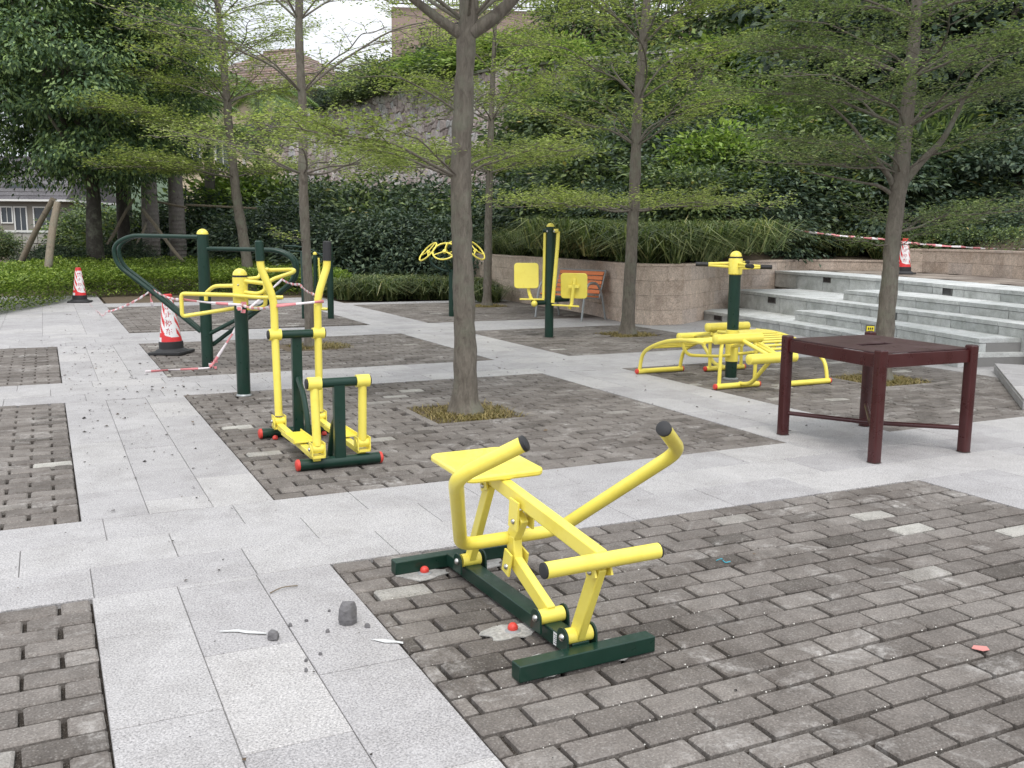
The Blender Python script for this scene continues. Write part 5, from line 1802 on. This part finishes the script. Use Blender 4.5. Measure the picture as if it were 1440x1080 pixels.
# mid background shrubs behind the low hedge, left and centre
G2 = 'dark shrubs in front of the rubble stone wall'
for px, py, d, h, kd, wd in ((375, 285, 29.5, 3.0, 'dark', 1.0), (460, 255, 30, 3.4, 'dark', 1.0), (530, 250, 30, 3.5, 'broad', 1.0), (595, 252, 29.5, 3.4, 'dark', 1.0), (655, 262, 29, 3.2, 'broad', 1.0), (560, 290, 27.5, 2.6, 'dark', 1.1), (470, 300, 27.5, 2.4, 'dark', 1.2), (640, 300, 27, 2.4, 'dark', 1.1), (700, 315, 26, 2.0, 'dark', 1.1), (420, 300, 28.5, 2.6, 'dark', 1.1),
                             (300, 270, 36, 4.0, 'dark', 1.0), (340, 250, 38, 4.6, 'light', 1.0), (250, 290, 37, 3.6, 'dark', 1.1), (190, 300, 37, 3.2, 'broad', 1.1), (400, 235, 38, 5, 'broad', 0.9)):
    plant(kd, foot(px, py, d, h), h, wd, lab(kd, px, py, 'hedge-row shrub'), G2)
# climbing plants and trees on top of the rubble wall
for px, py, d, h, kd, wd in ((470, 118, 43.5, 1.9, 'dark', 1.3), (520, 105, 41.5, 2.1, 'broad', 1.3), (565, 85, 40, 2.4, 'broad', 1.3), (610, 70, 38.5, 2.4, 'light', 1.2), (650, 60, 37, 2.6, 'broad', 1.3), (700, 45, 35.5, 2.8, 'light', 1.2), (580, 60, 43, 3, 'broad', 1.2), (530, 85, 45, 2.6, 'dark', 1.3), (640, 40, 42, 3, 'dark', 1.2), (745, 60, 34, 2.6, 'broad', 1.1), (425, 138, 47, 1.4, 'broad', 1.2)):
    q = at(px, py, d)
    h = max(0.8, (q.z - 6.9) * 0.9)
    q.z -= 0.1 * (q.z - 6.9)
    wd = wd * (1.5 if h < 2 else 1.1)
    plant(kd, (q.x, q.y, q.z - h), h, wd, lab(kd, px, py, 'bush on the rubble wall'), 'bushes on top of the rubble wall')
# clipped round bushes and left side greenery
G3 = 'round clipped bushes by the props'
for px, py, d, h, wd, lb in ((78, 345, 27, 1.15, 1.6, 'large rounded dark bush between the two wooden props'), (178, 338, 28.5, 1.25, 1.2, 'rounded dark bush right of the big tree trunk'), (122, 352, 28, 0.95, 1.2, 'small rounded bush just left of the big tree trunk')):
    plant('dark', foot(px, py, d, h), h, wd, lb, G3)
for px, py, d, h, kd, wd, lb in ((-8, 322, 42, 1.4, 'broad', 1.1, 'pale green bush beside the left boundary wall, at the picture edge'), (132, 285, 44, 3.2, 'broad', 1.0, 'loose green bush right of the left boundary wall'), (60, 322, 60, 1.2, 'light', 1.3, 'small bush behind the left boundary wall'), (140, 290, 46, 3.6, 'dark', 1.1, 'dark bush behind the trunk of the big tree'), (20, 372, 30, 0.7, 'light', 1.6, 'low flowering bush at the left picture edge')):
    plant(kd, foot(px, py, d, h), h, wd, lb)

# ground cover hedge with a soft lumpy top
hp_ = []


def hedge(name, poly_fn, n, hfun, L, mat, label, cat='hedge'):
    pts_ = []
    while len(pts_) < n:
        x, y = poly_fn()
        h = hfun(x, y)
        if h is None:
            continue
        lump = 0.10 * noise.noise(Vector((x * 1.7, y * 1.7, 0))) + 0.05 * noise.noise(Vector((x * 5, y * 5, 0)))
        top = h + lump
        f = random.random()
        z = top * (1 - 0.30 * f * f) if random.random() < 0.72 else top * random.random()
        pts_.append((x, y, z))
    P_ = np.array(pts_)
    m_ = len(P_)
    a_ = RNG.uniform(0, 6.28, m_)
    D_ = np.c_[np.cos(a_), np.sin(a_), RNG.uniform(0.0, 1.3, m_)]
    N_ = np.c_[RNG.normal(0, 0.5, (m_, 2)), np.ones(m_)]
    LL_ = L * RNG.uniform(0.6, 1.2, m_)
    o_ = fast_mesh(name, leaf_verts(P_, D_, N_, LL_, LL_ * 0.45), 4, mat)
    if cat:
        tag(o_, label, cat)
    else:
        o_['kind'] = 'stuff'
    return o_


FR = [(-6.0, 13.0), (-2.6, 17.0), (-0.85, 20.3), (-0.33, 21.6), (0.21, 23.1), (0.68, 24.9), (1.5, 25.3), (2.6, 25.4), (4.3, 25.2), (6.0, 24.2), (6.8, 23.2)]


def front_y(x):
    return float(np.interp(x, [p[0] for p in FR], [p[1] for p in FR]))


def hh(x, y):
    d = y - front_y(x)
    if d < 0:
        return None
    return 0.58 * min(1, 0.75 + d * 1.2) + 0.05 * d


hedge('low_hedge', lambda: ((lambda x: (x, front_y(x) + random.random() ** 1.6 * 5.0))(random.uniform(-2.8, 0.3) if random.random() < 0.42 else random.uniform(0.3, 6.9))), 66000, hh, 0.08, L_HEDGE, 'long low bright green hedge bordering the paving at the far left')
# soil strip behind the far panels
s1_ = sheet('soil_strip', 1.2, 6.3, 22.8, 26.5, -0.012, SOIL)

# lilyturf: long bent blades, behind the wall and at the wall's left end


def tufts(name, pts_, blades, Lr, mat=L_BLADE):
    A_ = []
    for (x, y, z) in pts_:
        az0 = random.uniform(0, 6.28)
        m_ = blades
        a_ = RNG.uniform(0, 6.28, m_)
        P_ = np.c_[x + RNG.normal(0, 0.05, m_), y + RNG.normal(0, 0.05, m_), np.full(m_, z)]
        A_.append(blade_verts(P_, a_, RNG.uniform(Lr[0], Lr[1], m_), RNG.uniform(0.012, 0.032, m_), RNG.uniform(0.15, 1.15, m_), RNG.uniform(0.5, 1.5, m_)))
    return tag(fast_mesh(name, np.concatenate(A_), 6, mat, faces=BF), kind='stuff')


RW = resample(WL, 0.2)
pts_ = []
for _ in range(1000):
    i = random.randrange(8, len(RW) - 1) if random.random() < 0.75 else random.randrange(int(len(RW) * 0.62), len(RW) - 8)
    d = (RW[i + 1] - RW[i]).normalized()
    nn = Vector((-d.y, d.x, 0))
    k = random.random() ** 0.8 * 2.9
    q = RW[i] + (Vector((0.80, 0.60, 0)) if i < len(RW) * 0.62 and random.random() < 0.6 else nn) * (0.36 + k)
    pts_.append((q.x, q.y, 1.02 + 0.10 * k))
for _ in range(30):
    pts_.append((random.uniform(14.5, 17.4), random.uniform(16.9, 18.6), 1.15))
tufts('tall_grass', pts_, 36, (0.6, 1.25))
pts_ = []
for _ in range(170):
    x = random.uniform(6.5, 10.0)
    y = random.uniform(21.7, 24.8)
    if y < 24.6 - (x - 6.5) * 0.9 or x > 10.0:
        if y < 21.9:
            continue
    pts_.append((x, y, -0.02))
tufts('tall_grass', pts_, 46, (0.5, 1.05))
for cx, cy, n_ in ((9.5, 20.9, 9),):
    tufts('tall_grass', [(cx + random.uniform(-.3, .3), cy + random.uniform(-.6, .6), 0) for _ in range(n_)], 40, (0.4, 0.85))
# low leafy cover on the bank top at the right, behind the plaza wall
WLr = resample(WL2, 0.3)


def bank():
    i = random.randrange(0, len(WLr) - 1)
    k = random.random() ** 0.7 * 2.6
    q = WLr[i] + Vector((0.85, 0.5, 0)) * (0.25 + k)
    return q.x, q.y


hp2 = hedge('bank_cover', bank, 16000, lambda x, y: 1.75, 0.07, L_BUSH, '', None)
# trim: keep only leaves above the bank
# ------------------------------------------------------------------ palms, props
def palm(base, h, r, n, fl, label, group='palms behind the low hedge', seed=1, fr=True):
    t = empty('palm_tree', base, 0, label, 'palm tree', group)
    rnd = random.Random(seed)
    pr_ = []
    z = -0.1
    k = 0
    while z < h:
        f = z / h
        rad = r * (1.12 - 0.3 * abs(f - 0.25) - 0.2 * f)
        pr_ += [(rad * 1.03, z), (rad, z + 0.03), (rad, z + 0.14)]
        z += 0.15
    MB().lathe(pr_, seg=18).build('trunk', PALMB, t, smooth=60)
    if fr:
        for i in range(n):
            a = 2 * math.pi * i / n + rnd.uniform(-.2, .2)
            el = rnd.uniform(0.1, 1.2)
            d = Vector((math.cos(a), math.sin(a), 0))
            pts2 = [Vector((0, 0, h))]
            for j in range(1, 7):
                f = j / 6
                pts2.append(Vector((0, 0, h)) + d * fl * f * math.cos(el * (1 - f)) + Vector((0, 0, fl * (math.sin(el) * f - 0.75 * f * f))))
            sp = spline(pts2, 5)
            q = MB().tube(sp, [0.03 * (1 - 0.8 * i2 / len(sp)) for i2 in range(len(sp))], 6)
            for j in range(3, len(sp) - 1):
                dd = (sp[j + 1] - sp[j]).normalized()
                sx = dd.cross(Vector((0, 0, 1))).normalized()
                for s in (-1, 1):
                    for t_ in (0, 0.5):
                        b0 = sp[j].lerp(sp[j + 1], t_)
                        L_ = 0.62 * math.sin(math.pi * (j + t_) / (len(sp) + 2)) + 0.1
                        e = b0 + (sx * s * 0.8 + dd * 0.55 + Vector((0, 0, -0.35 - 0.2 * rnd.random()))).normalized() * L_
                        m2 = b0.lerp(e, 0.45) + Vector((0, 0, 0.05))
                        wv = dd * 0.022
                        q.add([b0, m2 - wv, m2 + wv, e], [(0, 1, 2), (1, 3, 2)])
            q.build('frond', L_PALM, t, smooth=0)
    return t


for px, d, r, h, lb, sd_ in ((215, 33, 0.27, 6.2, 'thick grey palm trunk left of the twin props, its fronds hidden in the canopy', 1), (252, 34, 0.27, 5.6, 'thick grey palm trunk just left of the green loop bars post', 2), (371, 39, 0.24, 7.0, 'ringed palm trunk rising in front of the pale house wall', 3),
                             (183, 38, 0.2, 5.0, 'thin palm trunk far left behind the rounded bush', 4), (300, 37, 0.22, 5.2, 'palm trunk half hidden in the dark shrubs behind the leaning tree', 5)):
    q = at(px, 380, d)
    palm((q.x, q.y, 0), h, r, 13, 2.3, lb, seed=sd_)


def stake(pa, pb, r, label):
    a, b = Vector(pa), Vector(pb)
    q = MB().tube([(0, 0, 0)] + [tuple((b - a) * f + Vector((0.02 * math.sin(f * 7), 0, 0))) for f in (0.25, 0.5, 0.75, 1.0)], [r, r * 0.97, r * 0.92, r * 0.9, r * 0.85], 10, rough=0.08)
    o = q.build('wooden_prop', STAKE, smooth=60, loc=a)
    return tag(o, label, 'wooden prop', 'wooden props round the young trees')


q1, q2 = at(12, 402, 26.2), at(74, 280, 25.0)
stake(q1, q2, 0.085, 'leaning wooden prop at the far left, leftmost of the props')
q1, q2 = at(60, 430, 22.6), at(80, 285, 23.2)
stake(q1, q2, 0.10, 'upright wooden prop standing at the edge of the low hedge, second from the left')
for (ax, ay, ad, bx, by, bd, r, lb) in ((150, 345, 29, 188, 280, 29.5, 0.05, 'thin slanted wooden prop right of the big tree trunk'), (200, 295, 28.0, 264, 376, 27.2, 0.055, 'slanted wooden prop crossing in front of the palm trunks'),
                                        (222, 284, 29, 262, 292, 29, 0.04, 'short horizontal pole tied between the props'), (262, 288, 28, 360, 293, 27.2, 0.035, 'long thin horizontal pole tied to the leaning tree'), (205, 315, 30, 185, 360, 29, 0.04, 'thin wooden prop behind the rounded bush')):
    stake(at(ax, ay, ad), at(bx, by, bd), r, lb)
# slim street post behind the big tree
q = at(139, 350, 33)
o = MB().lathe([(0.05, 0), (0.05, 3.2), (0.04, 3.25)], seg=12).build('lamp_post', GRN, smooth=50, loc=(q.x, q.y, 0))
tag(o, 'thin dark green post standing behind the big tree trunk', 'post')

# ------------------------------------------------------------------ rubble wall, houses
PLB = plain('beige render', (0.50, 0.42, 0.30), 0.9, var=0.1, scale=3, bmp=0.2)
PLB2 = plain('pinkish house cladding', (0.34, 0.25, 0.22), 0.9, var=0.15, scale=6, bmp=0.3)
PLG = plain('pale grey render', (0.42, 0.40, 0.37), 0.9, var=0.08, scale=3)
PLW = plain('white trim', (0.68, 0.68, 0.66), 0.7)
GLS = plain('window glass', (0.05, 0.06, 0.07), 0.12)
TILE = stony('roof tile', [(0, (0.176, 0.120, 0.101)), (0.5, (0.240, 0.170, 0.140)), (1, (0.288, 0.230, 0.202))], 9, (0.480, 0.600, 0.672), 0.85, 0.3, None, 0.5, 0.7)
TILEG = stony('grey shingle', [(0, (0.081, 0.074, 0.080)), (0.5, (0.105, 0.099, 0.106)), (1, (0.130, 0.124, 0.128))], 9, (0.434, 0.434, 0.448), 0.85, 0.3, None, 0.5, 0.5)
IRON = plain('dark railing', (0.035, 0.03, 0.028), 0.5)

ra, rb = at(395, 150, 47), at(705, 96, 33.2)
rc = at(1010, 90, 27.0)
RP = [Vector((ra.x, ra.y, 0)), Vector((rb.x, rb.y, 0)), Vector((rc.x + 1.5, rc.y + 2.0, 0))]
rwall = empty('rubble_wall', (RP[0].x, RP[0].y, 0), 0, 'high rubble stone retaining wall with its coping rising to the right behind the trees', 'wall')
seg_len = [(RP[1] - RP[0]).length, (RP[2] - RP[1]).length]
TOT = sum(seg_len)


def rpt(s_):
    if s_ <= seg_len[0]:
        return RP[0].lerp(RP[1], s_ / seg_len[0])
    return RP[1].lerp(RP[2], (s_ - seg_len[0]) / seg_len[1])


def rnorm(s_):
    d = (RP[1] - RP[0]) if s_ <= seg_len[0] else (RP[2] - RP[1])
    d.normalize()
    n_ = Vector((d.y, -d.x, 0))
    return n_ if n_.dot(rpt(s_)) < 0 else -n_


cw, chh = 0.31, 0.29
HT = 7.28
nr_, ncx = int(HT / chh), int(TOT / cw)
jit = {}


def jv(i, j):
    if (i, j) not in jit:
        jit[(i, j)] = (random.uniform(-0.10, 0.10), random.uniform(-0.115, 0.115))
    return jit[(i, j)]


stones = []
for j in range(nr_):
    for i in range(ncx):
        ox = (j % 2) * 0.5
        c6 = [(i + ox, j), (i + ox + 0.5, j), (i + ox + 1.0, j), (i + ox + 1.0, j + 1), (i + ox + 0.5, j + 1), (i + ox, j + 1)]
        pg = []
        for (u_, v_) in c6:
            a_, b_ = jv(round(u_ * 2), v_)
            pg.append((u_ * cw + a_, max(0, v_ * chh + b_)))
        mx_, my_ = sum(p[0] for p in pg) / 6, sum(p[1] for p in pg) / 6
        stones.append((mx_, my_, pg))
core = MB()
org = RP[0]
for a_, b_ in ((RP[0], RP[1]), (RP[1], RP[2])):
    n_ = rnorm(0.1 if a_ is RP[0] else TOT - 0.1)
    pa = [a_ - org - n_ * 0.03, b_ - org - n_ * 0.03, b_ - org - n_ * 0.6, a_ - org - n_ * 0.6]
    core.prism([(p.x, p.y) for p in pa], 0, HT)
core.build('wall_core', MORTAR, rwall, smooth=0)
rest = MB()
vis = []
for mx_, my_, pg in stones:
    if mx_ > TOT - 0.3:
        continue
    c3 = rpt(mx_)
    ok = shown(c3.x, c3.y, my_, 1.0) and my_ > 3.6 and mx_ < seg_len[0] * 1.02
    vis.append((0 if ok else 1, -mx_ if ok else 0, mx_, my_, pg))
vis.sort(key=lambda t: (t[0], t[1]))
for idx, (hid, _, mx_, my_, pg) in enumerate(vis):
    c3 = rpt(mx_) - org
    n_ = rnorm(mx_)
    dd = Vector((-n_.y, n_.x, 0))
    if dd.dot(RP[1] - RP[0]) < 0:
        dd = -dd
    th = random.uniform(0.02, 0.075)
    fr_, bk, md_ = [], [], []
    for u_, v_ in pg:
        du, dv = (u_ - mx_), (v_ - my_)
        for lst, sc_, dp_ in ((bk, 0.93, -0.04), (md_, 0.93, th * 0.4), (fr_, 0.72, th)):
            q = dd * du * sc_ + n_ * dp_
            lst.append((q.x, q.y, dv * sc_))
    vv = bk + md_ + fr_
    # orient faces outward
    fs_ = [tuple(range(12, 18))] + [(k, (k + 1) % 6, (k + 1) % 6 + 6, k + 6) for k in range(6)] + [(k + 6, (k + 1) % 6 + 6, (k + 1) % 6 + 12, k + 12) for k in range(6)]
    if dd.cross(Vector((0, 0, 1))).dot(n_) < 0:
        fs_ = [f[::-1] for f in fs_]
    if not hid and idx < 300:
        MB().add(vv, fs_).build('stone', RUBBLE, rwall, smooth=0, loc=(c3.x, c3.y, my_))
    else:
        rest.add([(x + c3.x, y + c3.y, z + my_) for x, y, z in vv], fs_)
o = rest.build('stone_field', RUBBLE, rwall, smooth=0)
o['kind'] = 'stuff'
for k in range(int(TOT / 1.1)):
    s_ = k * 1.1
    a_, b_ = rpt(s_ + 0.005) - org, rpt(min(TOT, s_ + 1.095)) - org
    n_ = rnorm(s_ + 0.3)
    MB().prism([((a_ + n_ * 0.1).x, (a_ + n_ * 0.1).y), ((b_ + n_ * 0.1).x, (b_ + n_ * 0.1).y), ((b_ - n_ * 0.5).x, (b_ - n_ * 0.5).y), ((a_ - n_ * 0.5).x, (a_ - n_ * 0.5).y)], HT, HT + 0.09).build('coping_stone', PLG, rwall, smooth=0)
# drain mouth and a few dark downpipes
pp = rpt(seg_len[0] * 0.62) - org + rnorm(1) * 0.07
# terrace behind the rubble wall
q = MB()
bkp = [RP[0], RP[1], RP[2], RP[2] + Vector((22, 18, 0)), RP[1] + Vector((24, 30, 0)), RP[0] + Vector((24, 40, 0))]
tn = q.prism([(p.x + (0.3 if k < 3 else 0), p.y + (0.3 if k < 3 else 0)) for k, p in enumerate(bkp)], 0, HT - 0.02).build('terrace', SOIL, smooth=0)
tn['kind'] = 'structure'


def house(name, c, rz, W, D, H, label, wall_m, roof_m, wins, over=0.6, pitch=0.5, z=0, roof='hip', course=0.32):
    t = empty(name, (c[0], c[1], z), rz, label, 'house')
    MB().box((0, 0, H / 2), (W, D, H)).build('wall', wall_m, t, smooth=0)
    hw, hd = W / 2 + over, D / 2 + over
    rise = hd * pitch
    r_ = MB()
    if roof == 'hip':
        rl = max(0.2, hw - hd)
    else:
        rl = hw
    # tiled roof laid in stepped courses
    nc = max(4, int(hd / course))
    for k in range(nc):
        f0, f1 = k / nc, (k + 1) / nc
        x0_, x1_ = hw + (rl - hw) * f0, hw + (rl - hw) * f1
        y0_, y1_ = hd * (1 - f0), hd * (1 - f1)
        z0_, z1_ = H + rise * f0 + 0.07, H + rise * f1
        A_ = [(-x0_, -y0_, z0_), (x0_, -y0_, z0_), (x0_, y0_, z0_), (-x0_, y0_, z0_)]
        B2 = [(-x1_, -y1_, z1_), (x1_, -y1_, z1_), (x1_, y1_, z1_), (-x1_, y1_, z1_)]
        C2 = [(p[0], p[1], p[2] - 0.08) for p in A_]
        r_.add(A_ + B2 + C2, [(i, (i + 1) % 4, (i + 1) % 4 + 4, i + 4) for i in range(4)] + [(i + 8, (i + 1) % 4 + 8, (i + 1) % 4, i) for i in range(4)])
    r_.add([(-hw, -hd, H), (hw, -hd, H), (hw, hd, H), (-hw, hd, H)], [(3, 2, 1, 0)])
    ro = r_.build('roof', roof_m, t, smooth=0)
    MB().tube([(-rl, 0, H + rise + 0.05), (rl, 0, H + rise + 0.05)], 0.12, 8).build('ridge', roof_m, ro)
    q_ = MB()
    for s in (-1, 1):
        q_.box((0, s * (hd + 0.04), H - 0.02), (2 * hw, 0.08, 0.16))
        q_.box((s * (hw + 0.04), 0, H - 0.02), (0.08, 2 * hd + 0.16, 0.16))
    q_.build('gutter', PLW, ro, smooth=0)
    for (wx, wz, ww, wh) in wins:
        y = -D / 2
        f = MB()
        for s in (-1, 1):
            f.box((wx + s * (ww / 2 + 0.05), y - 0.03, wz), (0.10, 0.14, wh + 0.2))
            f.box((wx, y - 0.03, wz + s * (wh / 2 + 0.05)), (ww - 0.002, 0.14, 0.10))
        f.box((wx, y - 0.02, wz), (0.05, 0.07, wh - 0.002))
        wo = f.build('window', PLW, t, smooth=0)
        MB().box((wx, y - 0.008, wz), (ww, 0.03, wh)).build('pane', GLS, wo, smooth=0)
    return t


# far left house with two eyebrow dormers
q = at(30, 320, 80)
hz = math.atan2(-rt.x, rt.y)
PLD = plain('grey brown render', (0.23, 0.215, 0.19), 0.9, var=0.1, scale=3)
fh = house('house', (q.x - 1.5, q.y + 5, 0), -YAW - 0.02, 15, 9, 4.1, 'distant pale house with grey roof and two eyebrow dormers at the left edge', PLD, TILEG,
           [(6.15, 2.75, 1.9, 1.5), (4.05, 2.45, 0.9, 2.1), (2.9, 2.9, 0.85, 1.2), (1.2, 2.9, 0.9, 1.2), (-2.5, 3.0, 1.3, 1.3)], pitch=0.72, over=0.7, roof='gable', course=0.45)
for x in (3.3, 5.3):
    d_ = MB()
    pr_ = []
    n2 = 14
    yb_ = -3.55
    for k in range(n2 + 1):
        a = math.pi * k / n2
        pr_.append((math.cos(a) * 1.15, 4.95 + math.sin(a) * 0.62))
    vv = [(x + a, yb_ - 0.25, b_) for a, b_ in pr_] + [(x + a * 0.9, yb_ + 2.2, b_ + 0.45) for a, b_ in pr_]
    d_.add(vv, [(k + 1, k, k + n2 + 1, k + n2 + 2) for k in range(n2)] + [tuple(range(n2 + 1))])
    do = d_.build('dormer', TILEG, fh, smooth=40)
    pr2 = [(a * 0.78, 4.95 + (b_ - 4.95) * 0.72) for a, b_ in pr_]
    MB().add([(x + a, yb_ - 0.27, b_) for a, b_ in pr2], [tuple(range(n2 + 1))]).build('pane', GLS, do, smooth=0)
# boundary wall of panels, left
bw = empty('boundary_wall', (at(45, 370, 44).x, at(45, 370, 44).y, 0), -YAW, 'pale panelled boundary wall with grey coping in front of the distant house', 'wall')
MB().box((0, 0.1, 0.75), (2.1, 0.16, 1.5)).build('wall_core', MORTAR, bw, smooth=0)
for i in range(3):
    for j in range(3):
        MB().box((-0.70 + i * 0.70, 0, 0.26 + j * 0.5), (0.665, 0.06, 0.465)).build('panel', PLB if False else PLG, bw, smooth=0)
MB().box((0, 0.08, 1.56), (2.25, 0.32, 0.10)).build('coping', PLW, bw, smooth=0)

# house with the tiled roof behind the slim tree
q = at(425, 110, 58)
h2 = house('house', (q.x - 0.5, q.y + 3.5, 0), -YAW - 0.42, 11.0, 8.5, 9.8, 'beige house with a brown tiled hip roof behind the slender tree', PLB, TILE, [(-3.6, 6.2, 1.2, 1.6), (-1.2, 6.2, 1.0, 1.5)], pitch=0.62, over=0.8)
# gabled garage canopy in front of it
gc = empty('gable_canopy', (at(375, 190, 52).x, at(375, 190, 52).y, 0), -YAW - 0.2, 'small dark gable canopy beside the left end of the rubble wall', 'canopy')
for s in (-1, 1):
    MB().bar((0, 0, 7.3), (s * 1.6, 0, 6.2), 1.6, 0.16, upv=(0, 1, 0)).build('canopy_slope', TILEG, gc, smooth=0)
    MB().box((s * 1.35, 0, 3.1), (0.16, 0.16, 6.2)).build('post', PLG, gc, smooth=0)
# upper right house with railing terrace
q = at(800, 20, 47)
h3 = house('house', (q.x, q.y + 4.5, HT), -YAW + 0.10, 17.0, 8.0, 8.5, 'pinkish stone-clad upper house with pale window frames behind the terrace railing', PLB2, TILE, [(-2.6, 4.6, 1.7, 1.9), (1.6, 6.2, 1.6, 1.9), (5.2, 6.2, 1.6, 1.9), (-6.2, 6.2, 1.6, 1.9)], pitch=0.5)
tr_o = empty('terrace_railing', (at(800, 20, 42).x, at(800, 20, 42).y, 0), -YAW + 0.10, 'dark vertical-bar railing on a stone parapet in front of the upper house', 'railing')
MB().box((0.5, 0.3, 10.2), (16.5, 0.3, 2.2)).build('parapet', PLB2, tr_o, smooth=0)
MB().box((0.5, 0.0, 12.75), (16.5, 0.06, 0.07)).build('rail', IRON, tr_o, smooth=0)
MB().box((0.5, 0.0, 11.42), (16.5, 0.06, 0.05)).build('rail', IRON, tr_o, smooth=0)
me_bar = None
for k in range(92):
    x = -7.6 + k * 0.178
    if me_bar is None:
        o = MB().box((0, 0, 0), (0.045, 0.03, 1.30)).build('railing_bar', IRON, tr_o, smooth=0, loc=(x, 0, 12.08))
        me_bar = o.data
    else:
        o = bpy.data.objects.new('railing_bar', me_bar)
        o.location = (x, 0, 12.08)
        C.objects.link(o)
        o.parent = tr_o
# fence on top of the rubble wall behind the near trunk
fe = empty('railing', (at(625, 70, 41).x, at(625, 70, 41).y, 0), -YAW - 0.6, 'short dark railing showing through the bushes left of the near trunk', 'railing')
for k in range(22):
    o = bpy.data.objects.new('railing_bar', me_bar)
    o.location = (-1.8 + k * 0.17, 0, 9.75)
    C.objects.link(o)
    o.parent = fe
MB().box((0, 0, 10.42), (3.9, 0.06, 0.06)).build('rail', IRON, fe, smooth=0)
MB().box((0, 0, 9.08), (3.9, 0.06, 0.06)).build('rail', IRON, fe, smooth=0)

# wooded ridge far beyond
rv, rf = [], []
for i in range(61):
    a = R(-40 + 130 * i / 60)
    for j, (d, z) in enumerate(((130, -1), (170, 7), (240, 16), (320, 14))):
        zz = z + (0 if j == 0 else 4 * noise.noise(Vector((i * 0.4, j, 0))))
        rv.append((math.sin(a) * d, math.cos(a) * d, zz))
for i in range(60):
    for j in range(3):
        a = i * 4 + j
        rf.append((a, a + 4, a + 5, a + 1))
RIDGE = plain('far woods', (0.05, 0.08, 0.04), 0.95, var=0.5, scale=0.3)
tag(MB().add(rv, rf).build('far_hills', RIDGE), kind='structure')

# small yellow notice on the right-hand tree trunk
SY = plain('yellow notice', (0.78, 0.66, 0.04), 0.5)
_p = at(1226, 463, 10.42)
sg = empty('notice_plate', (_p.x, _p.y, _p.z), -YAW + 0.1, 'small yellow and black notice plate strapped to the right-hand tree trunk', 'sign')
MB().box((0, 0, 0), (0.10, 0.008, 0.085)).build('plate', BLK, sg, bevel=0.002, loc=(-0.02, 0, 0))
MB().box((0, 0, 0), (0.086, 0.004, 0.07)).build('face', SY, sg, smooth=0, loc=(-0.02, -0.007, 0))
q = MB()
for k in range(3):
    q.box((-0.02 + (k - 1) * 0.022, -0.0105, 0.008), (0.013, 0.002, 0.024))
q.box((-0.02, -0.0105, -0.018), (0.06, 0.002, 0.006))
q.build('print', BLK, sg, smooth=0)
# unused prototypes go
for k_, o in PROT.items():
    if k_ not in used:
        for c in list(o.children):
            bpy.data.objects.remove(c)
        bpy.data.objects.remove(o)
